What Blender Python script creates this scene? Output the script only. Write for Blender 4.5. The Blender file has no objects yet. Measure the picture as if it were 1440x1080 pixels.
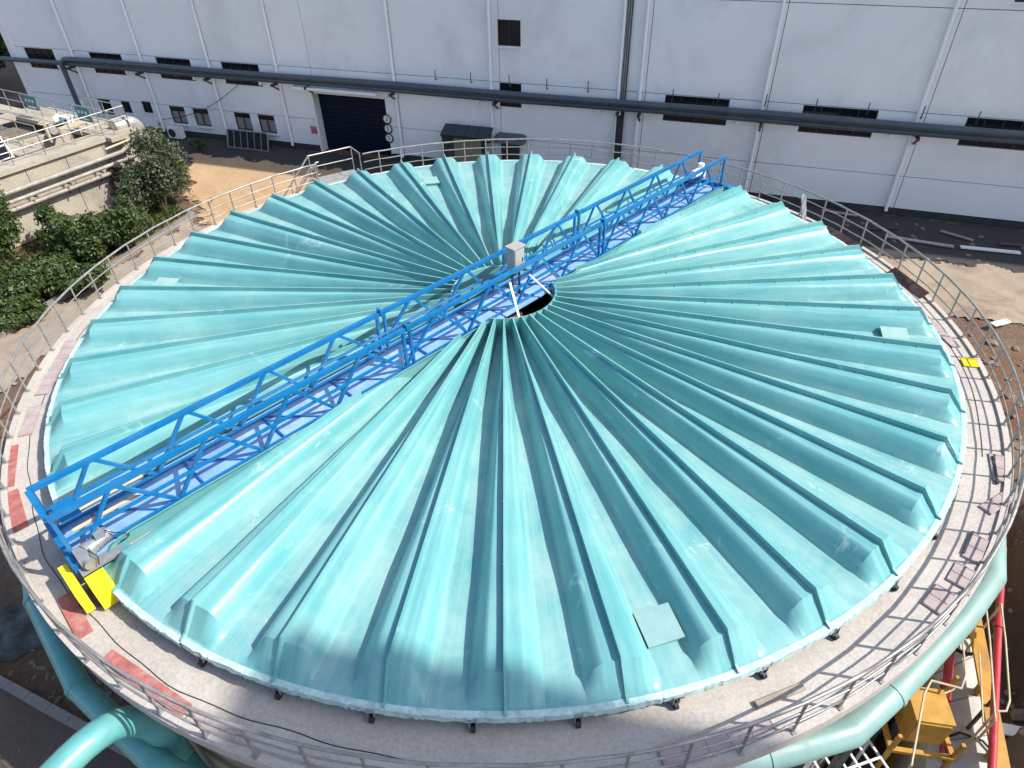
import bpy, bmesh, math, random
import numpy as np
from mathutils import Vector, Matrix
random.seed(7); rng = np.random.default_rng(7)
R_ = math.radians
scene = bpy.context.scene
K = 1.15                      # built in units of tank cover radius = 10, scaled to metres at the end

# ------------------------------------------------------------------ camera
F_PX, PITCH, ROLL = 939.37, 0.671995, -0.0227484
ZR = 4.5                      # height of the cover rim above ground
CAM = np.array([0.1462, -14.0920, ZR + 8.7535])
AZ = -0.344924                # direction of the factory wall
_f = np.array([0, math.cos(PITCH), -math.sin(PITCH)]); _u = np.array([0, math.sin(PITCH), math.cos(PITCH)]); _r = np.array([1., 0, 0])
_c, _s = math.cos(ROLL), math.sin(ROLL)
RGT = _c*_r + _s*_u; UP = -_s*_r + _c*_u
cam_d = bpy.data.cameras.new('camera'); cam = bpy.data.objects.new('camera', cam_d)
scene.collection.objects.link(cam)
M = Matrix.Identity(4)
for i in range(3):
    M[i][0], M[i][1], M[i][2], M[i][3] = RGT[i], UP[i], -_f[i], CAM[i]*K
cam.matrix_world = M
cam_d.sensor_width = 36; cam_d.lens = 36*F_PX/1440; cam_d.clip_end = 2000; cam_d.clip_start = 0.1
scene.camera = cam
# ------------------------------------------------------------------ sky and sun
SUN_AZ, SUN_EL = R_(-11.5), R_(46)
world = bpy.data.worlds.new('World'); scene.world = world; world.use_nodes = True
wn = world.node_tree; bg = wn.nodes['Background']
sky = wn.nodes.new('ShaderNodeTexSky'); sky.sky_type = 'NISHITA'; sky.sun_disc = False
sky.sun_elevation = SUN_EL; sky.sun_rotation = R_(90) - SUN_AZ
sky.air_density = 1.0; sky.dust_density = 1.5; sky.ozone_density = 1.0
wn.links.new(sky.outputs[0], bg.inputs[0]); bg.inputs[1].default_value = 0.15
SUN = Vector((math.cos(SUN_EL)*math.cos(SUN_AZ), math.cos(SUN_EL)*math.sin(SUN_AZ), math.sin(SUN_EL)))
sd = bpy.data.lights.new('sun', 'SUN'); sd.energy = 4.2; sd.angle = R_(0.55); sd.color = (1, .95, .87)
so = bpy.data.objects.new('sun', sd); scene.collection.objects.link(so)
so.rotation_euler = SUN.to_track_quat('Z', 'Y').to_euler()
scene.view_settings.view_transform = 'Standard'; scene.view_settings.look = 'None'
scene.view_settings.exposure = 0.66; scene.view_settings.gamma = 1

# ------------------------------------------------------------------ pixel -> place
def ray(u, v):
    return ((u-720)/F_PX)*RGT - ((v-540)/F_PX)*UP + _f
def P(u, v, z):               # the point at height z (above ground) in that direction
    d = ray(u, v); k = (z-CAM[2])/d[2]; p = CAM + k*d
    return Vector((p[0], p[1], z))
TW = np.array([math.cos(AZ), math.sin(AZ), 0]); NW = np.array([-math.sin(AZ), math.cos(AZ), 0])
D_WALL = 32.78
def PW(u, v, off=0):          # (s, z) on the factory wall plane
    d = ray(u, v); k = (D_WALL-off)/(d@NW); p = CAM + k*d
    return float(p@TW), float(p[2])
def polar(r, a, z): return Vector((r*math.cos(R_(a)), r*math.sin(R_(a)), z))

# ------------------------------------------------------------------ materials
def new_mat(name):
    m = bpy.data.materials.new(name); m.use_nodes = True
    return m, m.node_tree, m.node_tree.nodes['Principled BSDF']
def noise(nt, scale, detail=5, rough=.6, vec=None, dist=0):
    n = nt.nodes.new('ShaderNodeTexNoise'); n.inputs['Scale'].default_value = scale
    n.inputs['Detail'].default_value = detail; n.inputs['Roughness'].default_value = rough; n.inputs['Distortion'].default_value = dist
    if vec: nt.links.new(vec, n.inputs['Vector'])
    return n.outputs['Fac']
def geo_pos(nt): return nt.nodes.new('ShaderNodeNewGeometry').outputs['Position']
def ramp(nt, fac, stops):
    r = nt.nodes.new('ShaderNodeValToRGB'); e = r.color_ramp.elements
    while len(e) < len(stops): e.new(.5)
    for el, (p, c) in zip(e, stops):
        el.position = p; el.color = c if len(c) == 4 else (*c, 1)
    nt.links.new(fac, r.inputs[0]); return r.outputs[0]
def mixc(nt, fac, a, b, mode='MIX'):
    m = nt.nodes.new('ShaderNodeMix'); m.data_type = 'RGBA'; m.blend_type = mode
    for s, v in ((0, fac), (6, a), (7, b)):
        if hasattr(v, 'is_output') or isinstance(v, bpy.types.NodeSocket): nt.links.new(v, m.inputs[s])
        elif s == 0: m.inputs[0].default_value = v
        else: m.inputs[s].default_value = (*v, 1)
    return m.outputs[2]
def bump(nt, b, h, strength, dist=.02):
    n = nt.nodes.new('ShaderNodeBump'); n.inputs['Strength'].default_value = strength; n.inputs['Distance'].default_value = dist
    nt.links.new(h, n.inputs['Height']); nt.links.new(n.outputs[0], b.inputs['Normal'])
def simple(name, col, rough=.5, metal=0, var=.25, scale=3, dirt=None, bmp=0, coat=0):
    """painted / plain surface with blotchy variation, dirt patches and fine relief"""
    m, nt, b = new_mat(name); pos = geo_pos(nt)
    lo = tuple(c*(1-var) for c in col); hi = tuple(min(1, c*(1+var*.6)) for c in col)
    c = ramp(nt, noise(nt, scale, 6, .65, pos), [(.3, lo), (.7, hi)])
    if dirt:
        f = ramp(nt, noise(nt, scale*.45, 8, .7, pos, .6), [(.5, (0, 0, 0)), (.72, (.7, .7, .7))])
        c = mixc(nt, f, c, dirt)
    nt.links.new(c, b.inputs['Base Color'])
    rr = ramp(nt, noise(nt, scale*2.3, 4, .6, pos), [(.3, (max(.02, rough-.1),)*3), (.7, (min(1, rough+.12),)*3)])
    nt.links.new(rr, b.inputs['Roughness']); b.inputs['Metallic'].default_value = metal
    b.inputs['Coat Weight'].default_value = coat
    if bmp: bump(nt, b, noise(nt, scale*7, 6, .7, pos), bmp, .02)
    return m

MT = {}
# ---- teal fibreglass
def frp(name):
    m, nt, b = new_mat(name); pos = geo_pos(nt)
    c = ramp(nt, noise(nt, .55, 6, .62, pos, .4), [(.3, (.095, .315, .33)), (.55, (.135, .362, .368)), (.75, (.205, .42, .415))])
    # streaks that run along the sheet
    at = nt.nodes.new('ShaderNodeAttribute'); at.attribute_name = 'sheet'      # x: along, y: across, z: valley 0..1
    mp = nt.nodes.new('ShaderNodeMapping'); mp.inputs['Scale'].default_value = (.35, 9, 0); nt.links.new(at.outputs['Vector'], mp.inputs[0])
    st = ramp(nt, noise(nt, 1.2, 5, .6, mp.outputs[0]), [(.42, (0, 0, 0)), (.75, (.5, .5, .5))])
    c = mixc(nt, st, c, (.31, .53, .51))
    sp = nt.nodes.new('ShaderNodeSeparateXYZ'); nt.links.new(at.outputs['Vector'], sp.inputs[0])
    # dust lying in the valleys
    d = ramp(nt, noise(nt, 1.1, 7, .7, pos, .5), [(.36, (0, 0, 0)), (.68, (.6, .6, .6))])
    mm = nt.nodes.new('ShaderNodeMath'); mm.operation = 'MULTIPLY'; nt.links.new(d, mm.inputs[0]); nt.links.new(sp.outputs[2], mm.inputs[1])
    c = mixc(nt, mm.outputs[0], c, (.36, .49, .46))
    # white resin and glass-fibre smears, spread wider to paint in some glare
    w = ramp(nt, noise(nt, .8, 9, .74, pos, 1.4), [(.61, (0, 0, 0)), (.71, (.65, .65, .65))])
    c = mixc(nt, w, c, (.62, .74, .72))
    # grime specks
    g = ramp(nt, noise(nt, 3.2, 8, .75, pos, .8), [(.66, (0, 0, 0)), (.80, (.55, .55, .55))])
    c = mixc(nt, g, c, (.25, .30, .26))
    nt.links.new(c, b.inputs['Base Color'])
    nt.links.new(ramp(nt, noise(nt, 1.6, 5, .6, pos), [(.3, (.22,)*3), (.7, (.46,)*3)]), b.inputs['Roughness'])
    b.inputs['Specular IOR Level'].default_value = .38; b.inputs['Coat Weight'].default_value = .06; b.inputs['Coat Roughness'].default_value = .25
    bump(nt, b, noise(nt, 2.6, 7, .66, pos), .28, .03)
    return m
MT['frp'] = frp('teal_fibreglass')
MT['resin'] = simple('resin_edge', (.50, .68, .66), .4, 0, .35, 8, (.25, .42, .42), .6)
# ---- concrete
def concrete(name, col, dark, scale=1., stain=.5, bmp=.4):
    m, nt, b = new_mat(name); pos = geo_pos(nt)
    c = ramp(nt, noise(nt, .7*scale, 8, .7, pos, .3), [(.3, tuple(x*.82 for x in col)), (.7, col)])
    f = ramp(nt, noise(nt, .45*scale, 9, .72, pos, .8), [(.5, (0, 0, 0)), (.72, (stain,)*3)])
    c = mixc(nt, f, c, dark)
    g = ramp(nt, noise(nt, 14*scale, 4, .7, pos), [(.35, (.8, .8, .8)), (.6, (1, 1, 1))])
    c = mixc(nt, 1.0, c, g, 'MULTIPLY')
    nt.links.new(c, b.inputs['Base Color']); b.inputs['Roughness'].default_value = .85
    bump(nt, b, noise(nt, 9*scale, 8, .75, pos), bmp, .02)
    return m
MT['walk'] = concrete('walkway_concrete', (.52, .475, .43), (.33, .295, .265), 1.2, .55)
MT['old_concrete'] = concrete('old_concrete', (.46, .41, .33), (.20, .17, .13), .9, .7, .6)
MT['kerb'] = concrete('kerb_concrete', (.26, .24, .215), (.16, .14, .12), 1, .6)
MT['slab'] = concrete('pale_slab', (.62, .60, .56), (.34, .31, .28), 1.6, .6)
# ---- ground
def ground_mat():
    m, nt, b = new_mat('soil'); pos = geo_pos(nt)
    c = ramp(nt, noise(nt, .16, 9, .68, pos, .5), [(.3, (.085, .058, .04)), (.5, (.15, .10, .068)), (.7, (.24, .175, .12))])
    f = ramp(nt, noise(nt, .5, 9, .75, pos, .6), [(.42, (0, 0, 0)), (.64, (.9, .9, .9))])
    c = mixc(nt, f, c, (.19, .085, .042))
    g = ramp(nt, noise(nt, 6, 6, .75, pos), [(.3, (.55, .55, .55)), (.65, (1.15, 1.15, 1.15))])
    c = mixc(nt, 1., c, g, 'MULTIPLY')
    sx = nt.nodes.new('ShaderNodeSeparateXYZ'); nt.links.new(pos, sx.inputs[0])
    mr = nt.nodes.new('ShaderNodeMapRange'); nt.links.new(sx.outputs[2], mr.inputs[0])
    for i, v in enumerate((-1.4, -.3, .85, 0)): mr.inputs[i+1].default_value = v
    c = mixc(nt, mr.outputs[0], c, (.060, .038, .026))          # painted shade: soil colour darkens down into the trench
    nt.links.new(c, b.inputs['Base Color']); b.inputs['Roughness'].default_value = .95
    bump(nt, b, noise(nt, 3.5, 9, .75, pos), .9, .08); return m
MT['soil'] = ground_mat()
MT['sand'] = concrete('sandy_earth', (.50, .335, .185), (.36, .23, .13), .5, .6, .6)
MT['paving'] = concrete('worn_paving', (.36, .295, .23), (.20, .16, .125), 1.2, .7, .5)
MT['asphalt'] = concrete('old_asphalt', (.04, .038, .038), (.075, .06, .048), .8, .7, .7)
MT['track'] = concrete('dusty_track', (.38, .30, .22), (.19, .125, .08), 1.0, 1., 1.2)
MT['brown_road'] = concrete('brown_path', (.115, .088, .066), (.07, .054, .04), .8, .6, .6)
# ---- building and metal
MT['wall'] = simple('white_cladding', (.84, .84, .845), .45, 0, .05, .35, (.60, .60, .60), .06)
MT['trim'] = simple('white_trim', (.80, .80, .80), .4, 0, .06, 1)
MT['plinth'] = simple('dark_plinth', (.03, .034, .04), .7, 0, .35, 1.2, (.10, .085, .07), .3)
MT['core'] = simple('dark_interior', (.03, .03, .032), .9)
MT['pipe_dark'] = simple('slate_pipe_wrap', (.062, .085, .108), .38, 0, .18, 1.5, (.12, .12, .11), .15)
MT['steel_dark'] = simple('dark_steel', (.05, .055, .06), .5, .3, .3, 4)
MT['steel_grey'] = simple('dull_grey_awning', (.10, .105, .11), .6, 0, .25, 3)
MT['frame'] = simple('window_frame_bronze', (.045, .04, .036), .4, .3, .2, 3)
MT['galv'] = simple('galvanised_steel', (.52, .51, .48), .38, .55, .25, 5, (.36, .27, .19))
MT['galv_dull'] = simple('weathered_railing_steel', (.34, .33, .315), .40, .4, .3, 6, (.30, .24, .18))
MT['cream_steel'] = simple('cream_painted_steel', (.50, .43, .30), .5, 0, .2, 5, (.33, .22, .14))
MT['blue'] = simple('blue_gloss_paint', (.004, .145, .37), .28, 0, .2, 2.2, (.03, .19, .38), .1, .3)
MT['floor_blue'] = simple('blue_grey_plate', (.22, .40, .70), .28, 0, .25, 1.4, (.52, .56, .62), .25)
MT['yellow'] = simple('yellow_paint', (.86, .66, .012), .35, 0, .08, 3, (.6, .42, .03), .05, .2)
MT['ochre'] = simple('ochre_machine_paint', (.46, .24, .035), .45, 0, .25, 3, (.24, .13, .05), .2)
MT['red'] = simple('red_pipe_paint', (.42, .03, .04), .4, 0, .25, 4, (.25, .06, .05))
MT['teal_pipe'] = simple('teal_pipe_paint', (.10, .34, .335), .32, 0, .16, 1.3, (.22, .40, .38), .12, .2)
MT['pale_teal'] = simple('faded_teal_paint', (.20, .33, .305), .42, 0, .16, 1.3, (.28, .37, .34), .12)
MT['motor'] = simple('grey_motor', (.27, .285, .31), .4, .2, .2, 6, (.2, .2, .2))
MT['black'] = simple('black_rubber', (.018, .018, .018), .6)
MT['cabinet'] = simple('light_grey_cabinet', (.36, .355, .33), .35, 0, .08, 2)
MT['white'] = simple('white_enamel', (.78, .78, .76), .35, 0, .06, 3)
MT['brick'] = simple('red_board', (.40, .13, .115), .75, 0, .35, 5, (.45, .33, .28), .5)
MT['mauve'] = simple('mauve_board', (.40, .325, .32), .7, 0, .22, 4, (.30, .22, .2), .4)
MT['brown_board'] = simple('dark_brown_board', (.085, .045, .04), .6, 0, .25, 4, (.18, .12, .1), .2)
MT['wood'] = simple('weathered_timber', (.36, .31, .25), .8, 0, .3, 6, (.2, .16, .12), .4)
MT['canopy'] = simple('charcoal_canopy', (.035, .042, .052), .5, 0, .2, 2)
MT['olive'] = simple('olive_door', (.23, .22, .15), .6, 0, .15, 2)
MT['navy'] = simple('navy_shutter', (.003, .010, .030), .45, 0, .3, 2)
MT['water'] = simple('dark_water', (.01, .02, .02), .15, 0, .2, 1)
MT['sludge'] = simple('dried_sludge', (.20, .165, .115), .9, 0, .3, 1.5, (.10, .08, .055), .6)
MT['worn_pipe'] = simple('weathered_pipe_steel', (.33, .305, .265), .6, .1, .3, 4, (.17, .13, .10), .2)
MT['hatch'] = simple('faded_fibreglass_lid', (.27, .44, .425), .4, 0, .12, 3, (.36, .46, .44), .15)
for q in ('navy', 'core'): MT[q].node_tree.nodes['Principled BSDF'].inputs['Specular IOR Level'].default_value = .12
MT['sign_teal'] = simple('teal_sign', (.03, .19, .19), .4, 0, .1, 3)
MT['sign_red'] = simple('red_sign_ink', (.28, .02, .02), .5)
MT['sign_pink'] = simple('pink_notice', (.45, .2, .2), .5, 0, .2, 8)
MT['ink'] = simple('black_ink', (.02, .018, .018), .6)
MT['bag'] = simple('white_cloth', (.62, .62, .64), .8, 0, .15, 6, None, .5)
MT['tarp'] = simple('grey_tarp', (.06, .064, .062), .55, 0, .4, 5, (.14, .13, .115), .6)
MT['stone'] = concrete('rubble_stone', (.23, .18, .13), (.10, .07, .05), 2, .8)
MT['curtain'] = simple('curtain_cloth', (.30, .25, .24), .8, 0, .15, 5)
def glass():
    m, nt, b = new_mat('dark_window_glass')
    b.inputs['Base Color'].default_value = (.012, .015, .02, 1); b.inputs['Roughness'].default_value = .06; b.inputs['Specular IOR Level'].default_value = .3
    bump(nt, b, noise(nt, .8, 2, .5, geo_pos(nt)), .1, .02)
    return m
MT['glass'] = glass()
def leafmat(name, cols):
    m, nt, b = new_mat(name); pos = geo_pos(nt)
    oi = nt.nodes.new('ShaderNodeAttribute'); oi.attribute_name = 'tint'
    c = ramp(nt, oi.outputs['Fac'], [(0, cols[0]), (.5, cols[1]), (1, cols[2])])
    nt.links.new(c, b.inputs['Base Color']); b.inputs['Roughness'].default_value = .45
    b.inputs['Transmission Weight'].default_value = 0
    tr = nt.nodes.new('ShaderNodeBsdfTranslucent'); nt.links.new(c, tr.inputs[0])
    mx = nt.nodes.new('ShaderNodeMixShader'); mx.inputs[0].default_value = .28
    out = nt.nodes['Material Output']
    nt.links.new(b.outputs[0], mx.inputs[1]); nt.links.new(tr.outputs[0], mx.inputs[2]); nt.links.new(mx.outputs[0], out.inputs[0])
    return m
MT['leaf'] = leafmat('green_leaves', [(.02, .04, .012), (.06, .10, .024), (.15, .19, .05)])
MT['leaf_grey'] = leafmat('grey_green_leaves', [(.03, .045, .022), (.085, .115, .055), (.19, .21, .12)])
MT['leaf_dry'] = leafmat('dry_leaves', [(.07, .045, .035), (.13, .085, .07), (.20, .14, .12)])
MT['bark'] = simple('bark', (.10, .075, .05), .9, 0, .3, 8, None, .6)

# ------------------------------------------------------------------ helpers
COL = scene.collection
def link(o, parent=None):
    COL.objects.link(o)
    if parent is not None: o.parent = parent
    return o
class MB:
    def __init__(s): s.v = []; s.f = []
    def add(s, vs, fs):
        n = len(s.v); s.v += [tuple(v) for v in vs]; s.f += [tuple(i+n for i in f) for f in fs]; return s
    def box(s, c, size, rot=None):
        x, y, z = (q/2 for q in size); c = Vector(c)
        vs = [Vector((a, b, d)) for a in (-x, x) for b in (-y, y) for d in (-z, z)]
        if rot is not None:
            m = Matrix.Rotation(rot, 3, 'Z') if isinstance(rot, (int, float)) else rot
            vs = [m @ v for v in vs]
        return s.add([c+v for v in vs], [(0, 1, 3, 2), (4, 6, 7, 5), (0, 4, 5, 1), (2, 3, 7, 6), (0, 2, 6, 4), (1, 5, 7, 3)])
    def bar(s, a, b, w, h=None, up=(0, 0, 1)):
        a = Vector(a); b = Vector(b); h = h or w; d = (b-a)
        L = d.length; d.normalize(); up = Vector(up)
        if abs(d.dot(up)) > .99: up = Vector((1, 0, 0))
        x = d.cross(up).normalized(); z = x.cross(d).normalized()
        m = Matrix((x, d, z)).transposed()
        return s.box((a+b)/2, (w, L, h), m)
    def tube(s, pts, r, seg=8, closed=False, caps=True):
        pts = [Vector(p) for p in pts]; n = len(pts); rr = r if isinstance(r, (list, tuple)) else [r]*n
        rings = []; px = None
        for i, p in enumerate(pts):
            a = pts[(i-1) % n] if (closed or i > 0) else p; b = pts[(i+1) % n] if (closed or i < n-1) else p
            d = (b-a).normalized()
            if px is None:
                t = Vector((0, 0, 1)) if abs(d.z) < .95 else Vector((1, 0, 0))
                px = d.cross(t).normalized()
            px = (px - d*px.dot(d)).normalized(); py = d.cross(px)
            sc = 1
            if 0 < i < n-1 or closed:
                c = (p-a).normalized().dot(d); sc = 1/max(.5, c) if c > 0 else 1
            rings.append([p + (px*math.cos(2*math.pi*k/seg)+py*math.sin(2*math.pi*k/seg))*rr[i]*(1 if sc < 1.0 else min(sc, 1.2)) for k in range(seg)])
        vs = [v for ring in rings for v in ring]; fs = []
        for i in range(n if closed else n-1):
            j = (i+1) % n
            for k in range(seg):
                l = (k+1) % seg; fs.append((i*seg+k, i*seg+l, j*seg+l, j*seg+k))
        if caps and not closed:
            fs.append(tuple(range(seg))[::-1]); fs.append(tuple((n-1)*seg+k for k in range(seg)))
        return s.add(vs, fs)
    def cyl(s, a, b, r, seg=16): return s.tube([a, b], r, seg)
    def prism(s, poly, z0, z1):
        n = len(poly); vs = [(p[0], p[1], z0) for p in poly]+[(p[0], p[1], z1) for p in poly]
        fs = [tuple(range(n))[::-1], tuple(range(n, 2*n))]+[(i, (i+1) % n, n+(i+1) % n, n+i) for i in range(n)]
        return s.add(vs, fs)
    def lathe(s, prof, seg=96, a0=0, a1=360):
        full = abs(a1-a0-360) < 1e-6; n = seg if full else seg+1; m = len(prof)
        vs = [polar(r, a0+(a1-a0)*i/seg, z) for i in range(n) for r, z in prof]
        fs = [(i*m+k, ((i+1) % n)*m+k, ((i+1) % n)*m+k+1, i*m+k+1) for i in range(seg) for k in range(m-1)]
        return s.add(vs, fs)
    def mesh(s, name, smooth=None):
        me = bpy.data.meshes.new(name); me.from_pydata(s.v, [], s.f); me.update()
        bm = bmesh.new(); bm.from_mesh(me); bmesh.ops.recalc_face_normals(bm, faces=bm.faces); bm.to_mesh(me); bm.free()
        if smooth is not None:
            me.polygons.foreach_set('use_smooth', [True]*len(me.polygons))
            if smooth < 180: me.set_sharp_from_angle(angle=R_(smooth))
        return me
    def build(s, name, mat, parent=None, smooth=None, loc=None, rotz=0):
        me = s.mesh(name, smooth); me.materials.append(MT[mat])
        o = bpy.data.objects.new(name, me)
        if loc is not None: o.location = loc
        if rotz: o.rotation_euler.z = rotz
        return link(o, parent)
def obj(name, me, parent=None, loc=None, rotz=0):
    o = bpy.data.objects.new(name, me)
    if loc is not None: o.location = loc
    if rotz: o.rotation_euler.z = rotz
    return link(o, parent)
def thing(name, label, cat, loc=(0, 0, 0), rotz=0, group=None):
    o = bpy.data.objects.new(name, None); o.empty_display_size = .3; o.location = loc; o.rotation_euler.z = rotz
    link(o); return tag(o, label, cat, group)
def tag(o, label, cat, group=None):
    o['label'] = label; o['category'] = cat
    if group: o['group'] = group
    return o
def struct(o): o['kind'] = 'structure'; return o
def arc(c, r, a0, a1, n, ex, ey):
    c, ex, ey = Vector(c), Vector(ex), Vector(ey)
    return [c + ex*r*math.cos(R_(a0+(a1-a0)*i/n)) + ey*r*math.sin(R_(a0+(a1-a0)*i/n)) for i in range(n+1)]

# ================================================================== SETTING: ground
def hnoise(x, y):
    return (.06*np.sin(.9*x+1.3)*np.cos(.7*y) + .05*np.sin(2.1*x-.6*y) + .03*np.sin(4.3*x+3.1*y)+.02*np.sin(7.7*y-5*x))
gx = np.concatenate([[-260, -160, -100, -70, -50, -40], np.arange(-32, 32.01, .35), [40, 50, 70, 100, 160, 260]])
gy = np.concatenate([[-200, -120, -70, -45, -30], np.arange(-22, 36.01, .35), [42, 55, 80, 120, 200, 320]])
X, Y = np.meshgrid(gx, gy); Rr = np.hypot(X, Y); Aa = np.degrees(np.arctan2(Y, X))
near = np.clip((40-np.abs(X))/8, 0, 1)
Z = hnoise(X, Y)*near*.6 - .03
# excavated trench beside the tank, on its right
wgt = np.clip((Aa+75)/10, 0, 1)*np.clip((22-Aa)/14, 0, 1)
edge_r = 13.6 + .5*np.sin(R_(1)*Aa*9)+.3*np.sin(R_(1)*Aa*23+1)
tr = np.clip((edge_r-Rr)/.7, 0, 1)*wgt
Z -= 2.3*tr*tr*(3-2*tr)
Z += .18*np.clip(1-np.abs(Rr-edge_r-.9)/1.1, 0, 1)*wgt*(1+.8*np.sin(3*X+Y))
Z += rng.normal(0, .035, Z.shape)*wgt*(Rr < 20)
dw = D_WALL - ((X-CAM[0])*NW[0]+(Y-CAM[1])*NW[1])
Z = np.where((dw > -16) & (dw < 4.6), -.03, Z)
Z = np.where(Rr < 9.5, -.6, Z)
nx, ny = len(gx), len(gy)
vs = np.stack([X.ravel(), Y.ravel(), Z.ravel()], 1)
fs = [(j*nx+i, j*nx+i+1, (j+1)*nx+i+1, (j+1)*nx+i) for j in range(ny-1) for i in range(nx-1)]
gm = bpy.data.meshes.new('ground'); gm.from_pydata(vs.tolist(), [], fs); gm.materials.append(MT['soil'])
gm.polygons.foreach_set('use_smooth', [True]*len(gm.polygons))
struct(obj('ground', gm))
def ground_z(x, y):
    i = int(np.clip(np.searchsorted(gx, x)-1, 0, nx-2)); j = int(np.clip(np.searchsorted(gy, y)-1, 0, ny-2))
    tx = (x-gx[i])/(gx[i+1]-gx[i]); ty = (y-gy[j])/(gy[j+1]-gy[j])
    return (Z[j, i]*(1-tx)+Z[j, i+1]*tx)*(1-ty)+(Z[j+1, i]*(1-tx)+Z[j+1, i+1]*tx)*ty
def sheet(name, poly, z, mat, step=.13, rag=.16):
    """a surface layer that follows the lie of the ground, with a ragged edge"""
    pl = np.array([(p[0], p[1]) for p in poly]); lo, hi = pl.min(0), pl.max(0)
    xs = np.arange(lo[0], hi[0]+step, step); ys = np.arange(lo[1], hi[1]+step, step)
    XX, YY = np.meshgrid(xs, ys)
    px = XX + rag*(np.sin(2.3*YY+XX)+.6*np.sin(6.1*YY-2*XX)+.4*np.sin(13*YY+5*XX)); py = YY + rag*(np.sin(2.7*XX-YY)+.6*np.sin(5.3*XX+3*YY)+.4*np.sin(14*XX-6*YY))
    ins = np.zeros(XX.shape, bool); n = len(pl)
    for i in range(n):
        (x1, y1), (x2, y2) = pl[i], pl[(i+1) % n]
        c = ((y1 > py) != (y2 > py)); ins ^= c & (px < (x2-x1)*(py-y1)/(y2-y1+1e-12)+x1)
    idx = -np.ones(XX.shape, int); need = np.zeros(XX.shape, bool)
    cell = ins[:-1, :-1] & ins[1:, :-1] & ins[:-1, 1:] & ins[1:, 1:]
    for dj in (0, 1):
        for di in (0, 1): need[dj:dj+cell.shape[0], di:di+cell.shape[1]] |= cell
    jj, ii = np.nonzero(need); idx[jj, ii] = np.arange(len(jj))
    vs = [(xs[i], ys[j], ground_z(xs[i], ys[j])+z) for j, i in zip(jj, ii)]
    fs = [(idx[j, i], idx[j, i+1], idx[j+1, i+1], idx[j+1, i]) for j, i in zip(*np.nonzero(cell))]
    me = bpy.data.meshes.new(name); me.from_pydata(vs, [], [tuple(int(q) for q in f) for f in fs]); me.materials.append(MT[mat])
    me.polygons.foreach_set('use_smooth', [True]*len(me.polygons))
    return struct(obj(name, me))
def wobble(pts, k, amp, seed):
    rr = random.Random(seed); out = []
    for i in range(len(pts)):
        a = Vector(pts[i][:2]); b = Vector(pts[(i+1) % len(pts)][:2])
        for j in range(k):
            out.append(a.lerp(b, j/k)+Vector((rr.uniform(-amp, amp), rr.uniform(-amp, amp))))
    return out
def S2(s, off):     # point on the ground 'off' in front of the wall
    p = TW*s + NW*((CAM@NW) + D_WALL - off); return (p[0], p[1])
sheet('forecourt', [S2(-48, 0), S2(45, 0), S2(45, 4.6), S2(-30, 4.4), S2(-48, 4.4)], .036, 'asphalt', .3, .05)
sheet('sandy_yard', wobble([P(262, 214, 0), P(420, 232, 0), P(520, 245, 0), P(430, 300, 0), P(300, 335, 0), P(285, 310, 0), P(262, 270, 0)], 6, .12, 3), .055, 'sand')
sheet('dirt_track', wobble([S2(7, 4.3), S2(30, 4.3), S2(30, 9.0), S2(12, 8.6), S2(6, 9)], 8, .22, 4), .055, 'track')
sheet('paved_ring_path', wobble([P(-60, 540, 0), P(0, 480, 0), P(140, 390, 0), P(270, 305, 0), P(300, 320, 0), P(150, 440, 0), P(0, 560, 0), P(-60, 620, 0)], 6, .05, 5), .052, 'paving')
sheet('brown_path', wobble([P(-60, 926, 0), P(0, 958, 0), P(150, 1042, 0), P(300, 1124, 0), P(-60, 1200, 0)], 1, .0, 6), .055, 'brown_road', .06, .01)
# kerbs in short cast lengths
def kerb(name, label, a, b, n):
    t = thing(name, label, 'kerb', (a+b)/2)
    d = (b-a)/n; c0 = (a+b)/2
    for i in range(n):
        MB().bar(a+d*(i+.01)-c0, a+d*(i+.99)-c0, .16, .24).build('kerb_stone', 'kerb', t)
kerb('kerb', 'grey concrete kerb beside the brown path under the teal pipe', P(-40, 937, .1), P(230, 1085, .1), 9)
kerb('kerb', 'pale concrete kerb between the shrubs and the tank', P(-40, 497, .1), P(272, 301, .1), 16)

# ================================================================== SETTING: factory
FAC = thing('factory_building', 'large white clad factory hall with slate pipes along its wall', 'building', Vector(TW*0 + NW*(CAM@NW + D_WALL)), AZ)
H_TOP = 25.0
seamU = PW(960, 134)[1]; seamL = PW(960, 218)[1]; seamT = PW(1300, 10)[1]; BOT = PW(1045, 270)[1]+.02
cols = [-39.5, -34.45, -29.25, -24.45, -20.0, -17.9, -12.85, -7.15, -1.0, 0.0, 5.45, 11.75, 18.0, 24.2, 30.5, 36.8, 43.]
rows = [BOT, seamL, seamU, seamT, 12.6, 16.7, 20.8, H_TOP]
wins = []   # (s0,s1,z0,z1,kind)
def win_px(u0, v0, u1, v1, kind):
    a = PW(u0, v0); b = PW(u1, v1); wins.append([min(a[0], b[0]), max(a[0], b[0]), b[1], a[1], kind])
zr0, zr1 = PW(1127, 186)[1], seamU-.03
for (ua, va, ub, vb) in [(32, 66, 76, 77), (123, 72, 171, 82), (217, 79, 268, 90), (309, 85, 364, 97), (936, 132, 1027, 138), (1131, 146, 1237, 153), (1362, 163, 1470, 170)]:
    a = PW(ua, va)[0]; b = PW(ub, vb)[0]; wins.append([a, b, zr0, zr1, 'ribbon'])
for s in (18.9, 25.1, 31.4): wins.append([s, s+3.2, zr0, zr1, 'ribbon'])
a, b = PW(702, 114), PW(732, 152); wins.append([a[0], b[0]+.05, b[1], seamU-.03, 'ribbon'])
a, b = PW(699, 27), PW(732, 66); wins.append([a[0], a[0]+1.15, b[1], a[1], 'casement'])
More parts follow.
